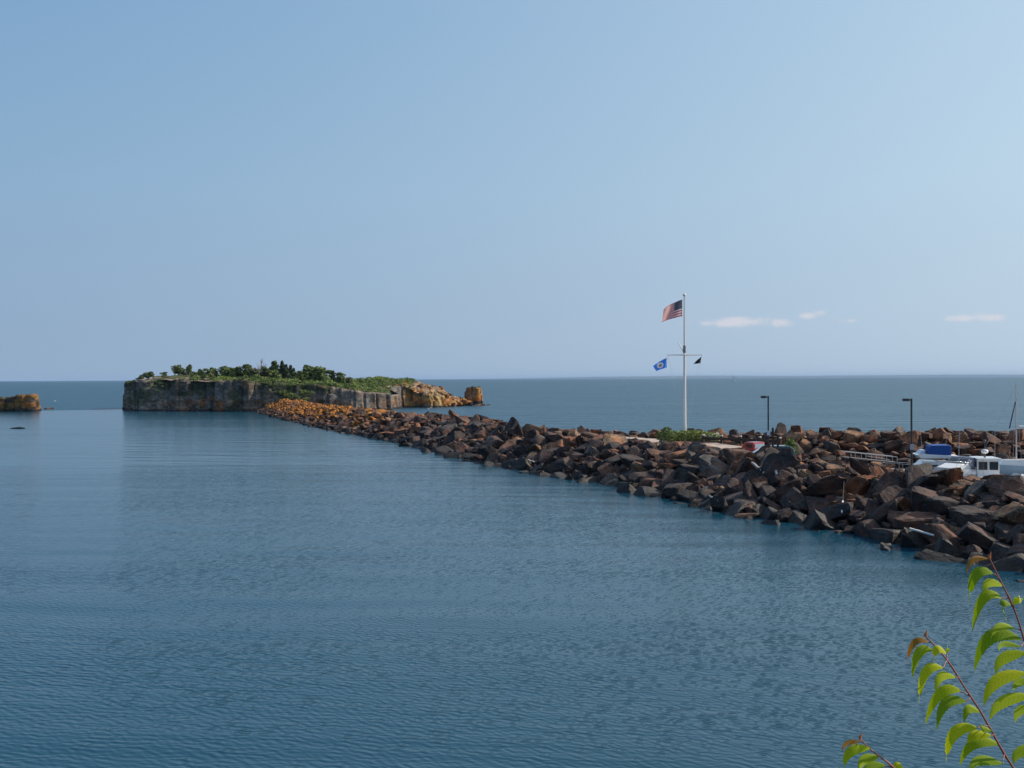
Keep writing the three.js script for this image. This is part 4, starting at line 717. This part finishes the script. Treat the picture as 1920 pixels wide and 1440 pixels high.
// harbour gangway with its white hand rails
{
  const a = atDepth(1584, 847, 88), b = atDepth(1682, 857, 88), t = thing('gangway', 'long low gangway with white side beams behind the breakwater crest', 'gangway', V(0, 0, 0));
  for (const dz of [0, 1.1]) part('side_beam', bar(V(a.x, a.y, a.z - dz), V(b.x, b.y, b.z - dz), 0.03), std(0.42, 0.41, 0.39, 0.6), t);
  part('kick_rail', bar(V(a.x + 1.8, a.y - 0.36, a.z), V(b.x - 0.6, b.y - 0.24, b.z), 0.025), std(0.4, 0.39, 0.37, 0.6), t);
  for (let i = 0; i <= 5; i++) for (const dz of [0, 1.1]) { const q = a.clone().lerp(b, i / 5); part('post', bar(V(q.x, q.y - 0.45, q.z - dz), V(q.x, q.y, q.z - dz), 0.02), aluminium, t); }
  const m = a.clone().add(b).multiplyScalar(0.5), L = a.distanceTo(b); const deck = part('deck', rbox(L, 0.12, 1.2, 0, 0, 0, 0.02), std(0.16, 0.14, 0.13, 0.8), t); deck.position.set(m.x, m.y - 0.5, m.z - 0.55); deck.rotation.z = Math.atan2(b.y - a.y, b.x - a.x);
}
// distant sailing boat on the lake
{
  const q = atHeight(1375, 714.2, 0), t = thing('distant_sailboat', 'tiny sailboat with white sails far out on the lake', 'sailboat', q);
  part('hull', hullGeo(13, 4, 1.6, 0.5), gel, t);
  part('mast', bar(V(0, 1.5, 0), V(0, 18, 0), 0.2, 0.12, 8), gel, t);
  const sail = (pts) => { const g = new THREE.ExtrudeGeometry(new THREE.Shape(pts.map(([x, y]) => new THREE.Vector2(x, y))), { depth: 0.06, bevelEnabled: false }); return g; };
  part('mainsail', sail([[-0.3, 2.4], [-0.3, 17.5], [-3.0, 9], [-5.2, 2.4]]), std(0.85, 0.83, 0.8, 0.8), t);
  part('jib', sail([[0.4, 16.5], [0.6, 2.0], [5.8, 2.0]]), std(0.85, 0.83, 0.8, 0.8), t);
}
// ------------------------------------------------------------------ driftwood, pipes, gulls
{
  const bleached = std(0.46, 0.42, 0.38, 0.9), pvc = std(0.8, 0.79, 0.76, 0.4);
  // where the ray of a photo pixel meets the boulders, a hand's breadth in front of them
  scene.updateMatrixWorld(true);
  const piles = []; scene.traverse((o) => { if (o.isMesh && /boulder/.test(o.name)) piles.push(o); });
  const caster = new THREE.Raycaster();
  const onRocks = (x, y, h) => { const d = ray(x, y).normalize(); caster.set(camera.position, d); const hit = caster.intersectObjects(piles, false)[0]; return hit && hit.distance < atHeight(x, y, 0).distanceTo(camera.position) ? hit.point.addScaledVector(d, -0.12) : atHeight(x, y, h); };
  const pipe = (ax, ay, ah, bx, by, bh, r, label, name, m) => { let D = 1e9; for (let k = 0; k <= 8; k++) D = Math.min(D, onRocks(lerp(ax, bx, k / 8), lerp(ay, by, k / 8), ah).distanceTo(camera.position)); const a = ray(ax, ay).normalize().multiplyScalar(D).add(camera.position), b = ray(bx, by).normalize().multiplyScalar(D + 0.1).add(camera.position), d = b.clone().sub(a), t = thing(name, label, name.includes('pipe') ? 'pipe' : 'driftwood', a); const s = new THREE.Shape(); s.absarc(0, 0, r, 0, Math.PI * 2); const hole = new THREE.Path(); hole.absarc(0, 0, r * 0.82, 0, Math.PI * 2); s.holes.push(hole); const g = new THREE.ExtrudeGeometry(s, { depth: d.length(), bevelEnabled: false, curveSegments: 14 }); g.applyQuaternion(new THREE.Quaternion().setFromUnitVectors(V(0, 0, 1), d.clone().normalize())); part('barrel', g, m, t); const c = new THREE.TorusGeometry(r * 1.02, r * 0.22, 8, 16); c.applyQuaternion(new THREE.Quaternion().setFromUnitVectors(V(0, 0, 1), d.clone().normalize())); part('collar', c, m, t); };
  pipe(1706, 991, 1.9, 1751, 1004, 1.7, 0.065, 'white plastic pipe lying on the wet boulders near the waterline', 'white_pipe', pvc);
  { const a = onRocks(1582.5, 903, 3.1), b = onRocks(1578.5, 961, 1.5), t = thing('boat_pole', 'leaning dark pole with a white lower end on the breakwater boulders', 'pole', b); const d = a.clone().sub(b); part('white_end', bar(V(0, 0, 0), d.clone().multiplyScalar(0.36), 0.06, 0.06, 10), pvc, t); part('dark_shaft', bar(d.clone().multiplyScalar(0.36), d, 0.05, 0.035, 10), rubber, t); }
  const log = (x0, y0, h0, x1, y1, h1, r, label) => { const a = onRocks(x0, y0, h0), b = onRocks(x1, y1, h1), t = thing('driftwood_log', label, 'driftwood', a), d = b.clone().sub(a), pts = range(0, 1, 5).map((u) => d.clone().multiplyScalar(u).add(V(0, rr(-0.04, 0.06), rr(-0.03, 0.03)))); part('trunk', merge([tube(pts, r, 20, 8), bar(pts[3], pts[3].clone().add(V(0.15, 0.3, 0.1)), r * 0.5, r * 0.2, 6)]), bleached, t); };
  log(1330, 930, 0.75, 1347, 940, 0.5, 0.09, 'bleached driftwood log on a flat rock at the waterline');
  log(990, 863, 0.8, 1003, 867, 0.6, 0.1, 'short bleached driftwood piece low on the breakwater beyond the flagpole');
  log(1410, 868, 2.8, 1434, 887, 2.2, 0.11, 'grey driftwood branch wedged between boulders below the red pickup');
  log(1455, 884, 2.4, 1463, 910, 1.6, 0.11, 'upright grey driftwood stump between dark boulders');
  // a waterlogged tree trunk in the bay
  { const q = atHeight(34, 803.5), t = thing('floating_log', 'dark waterlogged log floating on the calm bay', 'log', q); part('trunk', tube([V(-1.7, -0.06, 0), V(-0.6, 0.1, 0.05), V(0.6, 0.14, 0), V(1.4, 0.02, -0.05)], 0.17, 16, 8), std(0.02, 0.018, 0.016, 0.7), t); part('stub', bar(V(0.3, 0.1, 0), V(0.55, 0.42, 0.1), 0.06, 0.03, 6), std(0.02, 0.018, 0.016, 0.7), t); }
  const gull = (p, label, turn) => { const t = thing('gull', label, 'gull', p, turn); const b = new THREE.SphereGeometry(0.5, 16, 10).scale(0.62, 0.26, 0.26); part('body', merge([b, new THREE.SphereGeometry(0.1, 12, 8).translate(0.3, 0.17, 0), bar(V(0.22, 0.05, 0), V(0.3, 0.17, 0), 0.1, 0.08)]), std(0.85, 0.84, 0.82, 0.7), t); for (const s of [-1, 1]) { const w = new THREE.SphereGeometry(0.4, 10, 6).scale(0.7, 0.12, 0.12).translate(-0.1, 0.08, s * 0.1); part('wing', w, std(0.5, 0.52, 0.55, 0.7), t); } part('beak', new THREE.ConeGeometry(0.03, 0.12, 6).rotateZ(-Math.PI / 2).translate(0.44, 0.16, 0), std(0.7, 0.4, 0.05, 0.5), t); };
  gull(atHeight(803, 767, 0.08), 'white gull swimming in the cove in front of the golden rocks', 0.4);
  gull(atHeight(808.5, 765, 0.08), 'second white gull in the cove, a little farther out', 2.2);
  gull(atHeight(103, 752, 0.08), 'lone white gull on the open lake past the small islet', 1.0);
  const stone = (x, y, s, rot, tone, label) => { const m = single('waterside_rock', ROCKS[(x | 0) % ROCKS.length], ROCKMAT[tone], label, 'rock'); m.position.copy(atHeight(x, y)); m.position.y = s[1] * 0.15; m.scale.set(...s); m.rotation.y = rot; };
  stone(1395, 970, [1.1, 0.5, 0.6], 0.2, 'brown', 'low flat brown rock lying off the waterline by itself');
  stone(1247, 932, [0.6, 0.6, 0.5], 1.2, 'purple', 'small pointed rock standing in the water off the breakwater');
  stone(880, 857, [1.5, 0.75, 1.0], 0.1, 'slate', 'dark rounded rock at the water off the causeway start');
}
// ------------------------------------------------------------------ the bluff under the camera
{
  const xs = range(-70, 80, 75), zs = range(30, -46, 76), p = [], c = [], uv = [], idx = [];
  const edge = (x) => lut([[-70, -1.0], [4, -1.5], [9, -2.5], [14, -6], [30, -26], [46, -38], [80, -40]], x);
  const bluffY = (x, z) => { const d = z - edge(x); return clamp(EYE - 1.62 + d * 0.04 + (d < 0 ? d * 1.5 : 0) + 0.25 * (fbm(x / 3, z / 3, 1, 3) - 0.5) * (d > -6 ? 1 : 0), -2, 12) * (x > 30 ? lerp(1, 0.45, clamp((x - 30) / 16, 0, 1)) : 1); };
  for (const z of zs) for (const x of xs) { p.push(x, bluffY(x, z), z); uv.push(x / 3, z / 3); const f = fbm(x / 2, z / 2, 7, 3); c.push(...mixc([0.07, 0.10, 0.03], [0.20, 0.15, 0.10], smoothstep(f, 0.52, 0.62))); }
  const n = xs.length; for (let j = 0; j < zs.length - 1; j++) for (let i = 0; i < n - 1; i++) { const a = j * n + i; idx.push(a, a + 1, a + n, a + 1, a + n + 1, a + n); }
  const g = new THREE.BufferGeometry(); g.setAttribute('position', new THREE.Float32BufferAttribute(p, 3)); g.setAttribute('color', new THREE.Float32BufferAttribute(c, 3)); g.setAttribute('uv', new THREE.Float32BufferAttribute(uv, 2)); g.setIndex(idx); g.computeVertexNormals();
  structure('bluff', g, new THREE.MeshStandardMaterial({ vertexColors: true, roughness: 1, map: rockColor, side: THREE.DoubleSide }));
  globalThis.bluffAt = bluffY;
}
// ------------------------------------------------------------------ cherry shoots in front of the camera
{
  seed(91);
  const veins = canvasTexture(128, 256, (c, w, h) => { c.fillStyle = '#ffffff'; c.fillRect(0, 0, w, h); c.strokeStyle = '#f2f4c8'; c.lineWidth = 4; c.beginPath(); c.moveTo(w / 2, 0); c.lineTo(w / 2, h); c.stroke(); c.lineWidth = 1.6; c.strokeStyle = '#cfdca0'; for (let i = 0; i < 11; i++) for (const s of [-1, 1]) { c.beginPath(); c.moveTo(w / 2, h - i * 23); c.quadraticCurveTo(w / 2 + s * 30, h - i * 23 - 14, w / 2 + s * 64, h - i * 23 - 34); c.stroke(); } });
  const vbump = canvasTexture(128, 256, (c, w, h) => { c.fillStyle = '#b0b0b0'; c.fillRect(0, 0, w, h); c.strokeStyle = '#404040'; c.lineWidth = 5; c.beginPath(); c.moveTo(w / 2, 0); c.lineTo(w / 2, h); c.stroke(); c.lineWidth = 3; for (let i = 0; i < 11; i++) for (const s of [-1, 1]) { c.beginPath(); c.moveTo(w / 2, h - i * 23); c.quadraticCurveTo(w / 2 + s * 30, h - i * 23 - 14, w / 2 + s * 64, h - i * 23 - 34); c.stroke(); } });
  vbump.colorSpace = THREE.NoColorSpace;
  const leafOf = (r, g, b) => new THREE.MeshPhysicalMaterial({ color: new THREE.Color().setRGB(r, g, b), map: veins, bumpMap: vbump, bumpScale: 0.0004, roughness: 0.85, specularIntensity: 0.4, transmission: 0.5, thickness: 0, side: THREE.DoubleSide });
  const LEAF = [leafOf(0.46, 0.56, 0.003), leafOf(0.24, 0.37, 0.003), leafOf(0.58, 0.62, 0.004), leafOf(0.34, 0.46, 0.003)], YOUNG = leafOf(0.36, 0.17, 0.02), stemMat = std(0.26, 0.085, 0.06, 0.5), budMat = std(0.42, 0.13, 0.03, 0.6);
  const Z = (x, y, d) => atDepth(1560 + x / 3.4278, 1020 + y / 3.4286, d);
  function leaf(base, top, tip, d, o) {
    const P0 = Z(...base, d), T = Z(...top, d), P2 = Z(...tip, d - rr(0.0, 0.03)), tt = 0.33, P1 = T.clone().addScaledVector(P0, -(1 - tt) * (1 - tt)).addScaledVector(P2, -tt * tt).multiplyScalar(1 / (2 * tt * (1 - tt)));
    const W = o.w, nl = 22, na = 4, p = [], uv = [], idx = [], view = V(0, 0, -1), q = V(), tn = V();
    for (let i = 0; i <= nl; i++) {
      const t = i / nl, a = (1 - t) * (1 - t), b = 2 * t * (1 - t), c = t * t;
      q.set(P0.x * a + P1.x * b + P2.x * c, P0.y * a + P1.y * b + P2.y * c, P0.z * a + P1.z * b + P2.z * c);
      tn.copy(P1).sub(P0).multiplyScalar(2 * (1 - t)).addScaledVector(P2.clone().sub(P1), 2 * t).normalize();
      let low = V(tn.y, -tn.x, 0).normalize(); if (low.y > 0 && Math.abs(low.y) > 0.2) low.negate(); if (o.flip) low.negate();
      const w = W * Math.pow(Math.sin(Math.PI * Math.pow(t, 0.78)), 0.85) * (1 - 0.25 * t) + 0.0003;
      for (let k = -na; k <= na; k++) {
        const s = Math.abs(k) / na, tooth = Math.abs(k) === na ? 1 + 0.07 * (i % 2 ? 1 : -1) : 1, dir = k < 0 ? low.clone().multiplyScalar(-o.up).addScaledVector(view, Math.sqrt(1 - o.up * o.up)) : low.clone().multiplyScalar(o.down).addScaledVector(view, -Math.sqrt(1 - o.down * o.down));
        const pos = q.clone().addScaledVector(dir, w * s * tooth).addScaledVector(view, (k < 0 ? 1 : -1) * 0.0);
        pos.addScaledVector(low, (k < 0 ? 1 : 0.0) * w * 0.18 * s * s);
        p.push(pos.x, pos.y, pos.z); uv.push(0.5 + 0.5 * k / na, t);
      }
    }
    const m = 2 * na + 1; for (let i = 0; i < nl; i++) for (let k = 0; k < m - 1; k++) { const a = i * m + k; idx.push(a, a + m, a + 1, a + 1, a + m, a + m + 1); }
    const g = new THREE.BufferGeometry(); g.setAttribute('position', new THREE.Float32BufferAttribute(p, 3)); g.setAttribute('uv', new THREE.Float32BufferAttribute(uv, 2)); g.setIndex(idx); g.computeVertexNormals(); return { g, P0 };
  }
  function shoot(label, stemPts, d, leafList, ground) {
    const pts = stemPts.map(([x, y], i) => Z(x, y, d + i * 0.004)), foot = V(...ground), root = V(foot.x, bluffAt(foot.x, foot.z) - 0.03, foot.z);
    const t = thing('cherry_shoot', label, 'shrub', root);
    const all = [...pts, pts[pts.length - 1].clone().lerp(root, 0.5).add(V(0.05, 0, 0)), root].map((q) => q.clone().sub(root));
    const curve = new THREE.CatmullRomCurve3(all, false, 'centripetal'), N = 90, sg = new THREE.TubeGeometry(curve, N, 1, 8, false), sp = sg.attributes.position, cp = curve.getSpacedPoints(N);
    for (let i = 0; i <= N; i++) { const r = 0.0011 + 0.0036 * Math.pow(i / N, 0.8) + (i % 9 === 4 ? 0.0003 : 0); for (let k = 0; k <= 8; k++) { const o = i * 9 + k; const c = cp[i]; sp.setXYZ(o, c.x + (sp.getX(o) - c.x) * r, c.y + (sp.getY(o) - c.y) * r, c.z + (sp.getZ(o) - c.z) * r); } }
    sg.computeVertexNormals(); part('stem', sg, stemMat, t);
    const closest = (q) => { let best = null, bd = 1e9; for (const c of cp) { const w = c.clone().add(root), e = w.distanceTo(q); if (e < bd && w.y <= q.y + 0.004) { bd = e; best = w; } } return best || cp[0].clone().add(root); };
    const petioles = [];
    for (const [base, top, tip, w = 1, young = 0, flip = 0] of leafList) {
      const { g, P0 } = leaf(base, top, tip, d + rr(-0.025, 0.03), { w: 0.0104 * w * (young ? 0.75 : 1), up: rr(0.5, 0.8), down: rr(0.6, 0.9), flip }); g.translate(-root.x, -root.y, -root.z);
      part('leaf', g, young ? YOUNG : pick(LEAF), t);
      const c = closest(P0); if (c.distanceTo(P0) > 0.0015) petioles.push(tube([P0.clone().sub(root), P0.clone().lerp(c, 0.5).add(V(0, 0.0012, 0)).sub(root), c.clone().sub(root)], 0.0009, 8, 5));
    }
    part('leaf_stalks', merge(petioles), stemMat, t);
    const tipP = all[0], bud = [[-8, -26], [10, -44], [-14, -8]].map(([x, y]) => { const e = Z(stemPts[0][0] + x, stemPts[0][1] + y, d).sub(root); return bar(tipP, e, 0.0022, 0.0003, 6); });
    part('bud', merge(bud), budMat, t);
  }
  shoot('cherry shoot with arching green leaves and a red tip, tallest of the three', [[1012, 92], [1050, 170], [1100, 270], [1150, 370], [1190, 470], [1227, 590], [1262, 720], [1300, 880], [1345, 1080], [1400, 1330]], 1.70, [
    [[1005, 96], [930, 88], [868, 195], 0.8, 1], [[1036, 190], [955, 172], [880, 388], 1.05], [[1096, 268], [1030, 246], [975, 322], 0.9], [[1092, 350], [1010, 322], [900, 565], 1.05], [[1150, 392], [1108, 378], [1128, 508], 0.85], [[1165, 392], [1195, 352], [1206, 386], 0.7],
    [[1176, 545], [1105, 522], [1020, 605], 0.8], [[1216, 615], [1075, 575], [915, 818], 1.35], [[1246, 700], [1140, 715], [1052, 838], 1.1], [[1252, 830], [1110, 850], [976, 1042], 1.3], [[1262, 880], [1215, 880], [1160, 942], 0.8], [[1285, 975], [1150, 990], [1015, 1132], 1.2], [[1310, 1050], [1230, 1060], [1178, 1150], 0.9], [[1330, 1180], [1290, 1150], [1245, 1240], 0.9], [[1345, 1300], [1240, 1320], [1168, 1415], 1.0], [[1215, 660], [1130, 640], [1072, 690], 0.6]], [1.0, 0, -1.75]);
  shoot('cherry shoot leaning left with a full row of arching leaves, middle of the three', [[602, 592], [640, 632], [740, 745], [850, 918], [950, 1070], [1040, 1230], [1100, 1338], [1160, 1432], [1230, 1560]], 1.72, [
    [[622, 632], [555, 618], [482, 772], 0.85, 1], [[646, 684], [580, 678], [517, 866], 0.95], [[736, 706], [690, 672], [655, 770], 0.85], [[715, 797], [630, 792], [560, 1032], 1.0], [[796, 858], [722, 840], [668, 972], 0.95], [[828, 946], [735, 935], [598, 1162], 1.05], [[862, 1014], [765, 1005], [676, 1197], 1.05], [[952, 1082], [895, 1052], [848, 1157], 0.95], [[936, 1182], [825, 1185], [735, 1408], 1.1], [[1026, 1232], [945, 1218], [874, 1285], 0.95], [[1078, 1288], [960, 1265], [822, 1425], 1.15], [[1098, 1412], [990, 1385], [880, 1465], 1.1], [[735, 700], [742, 672], [738, 655], 0.4], [[1036, 1210], [975, 1180], [1000, 1225], 0.6]], [0.86, 0, -1.78]);
  shoot('short cherry shoot with only its tip leaves rising, lowest of the three', [[182, 1252], [242, 1316], [330, 1382], [402, 1442], [520, 1560]], 1.70, [
    [[186, 1272], [120, 1272], [68, 1332], 0.6, 1], [[246, 1312], [150, 1315], [78, 1452], 1.0], [[302, 1368], [225, 1372], [176, 1470], 0.95], [[345, 1425], [270, 1420], [205, 1500], 0.95], [[402, 1440], [420, 1425], [470, 1470], 0.8]], [0.66, 0, -1.74]);
}
renderer.render(scene, camera);
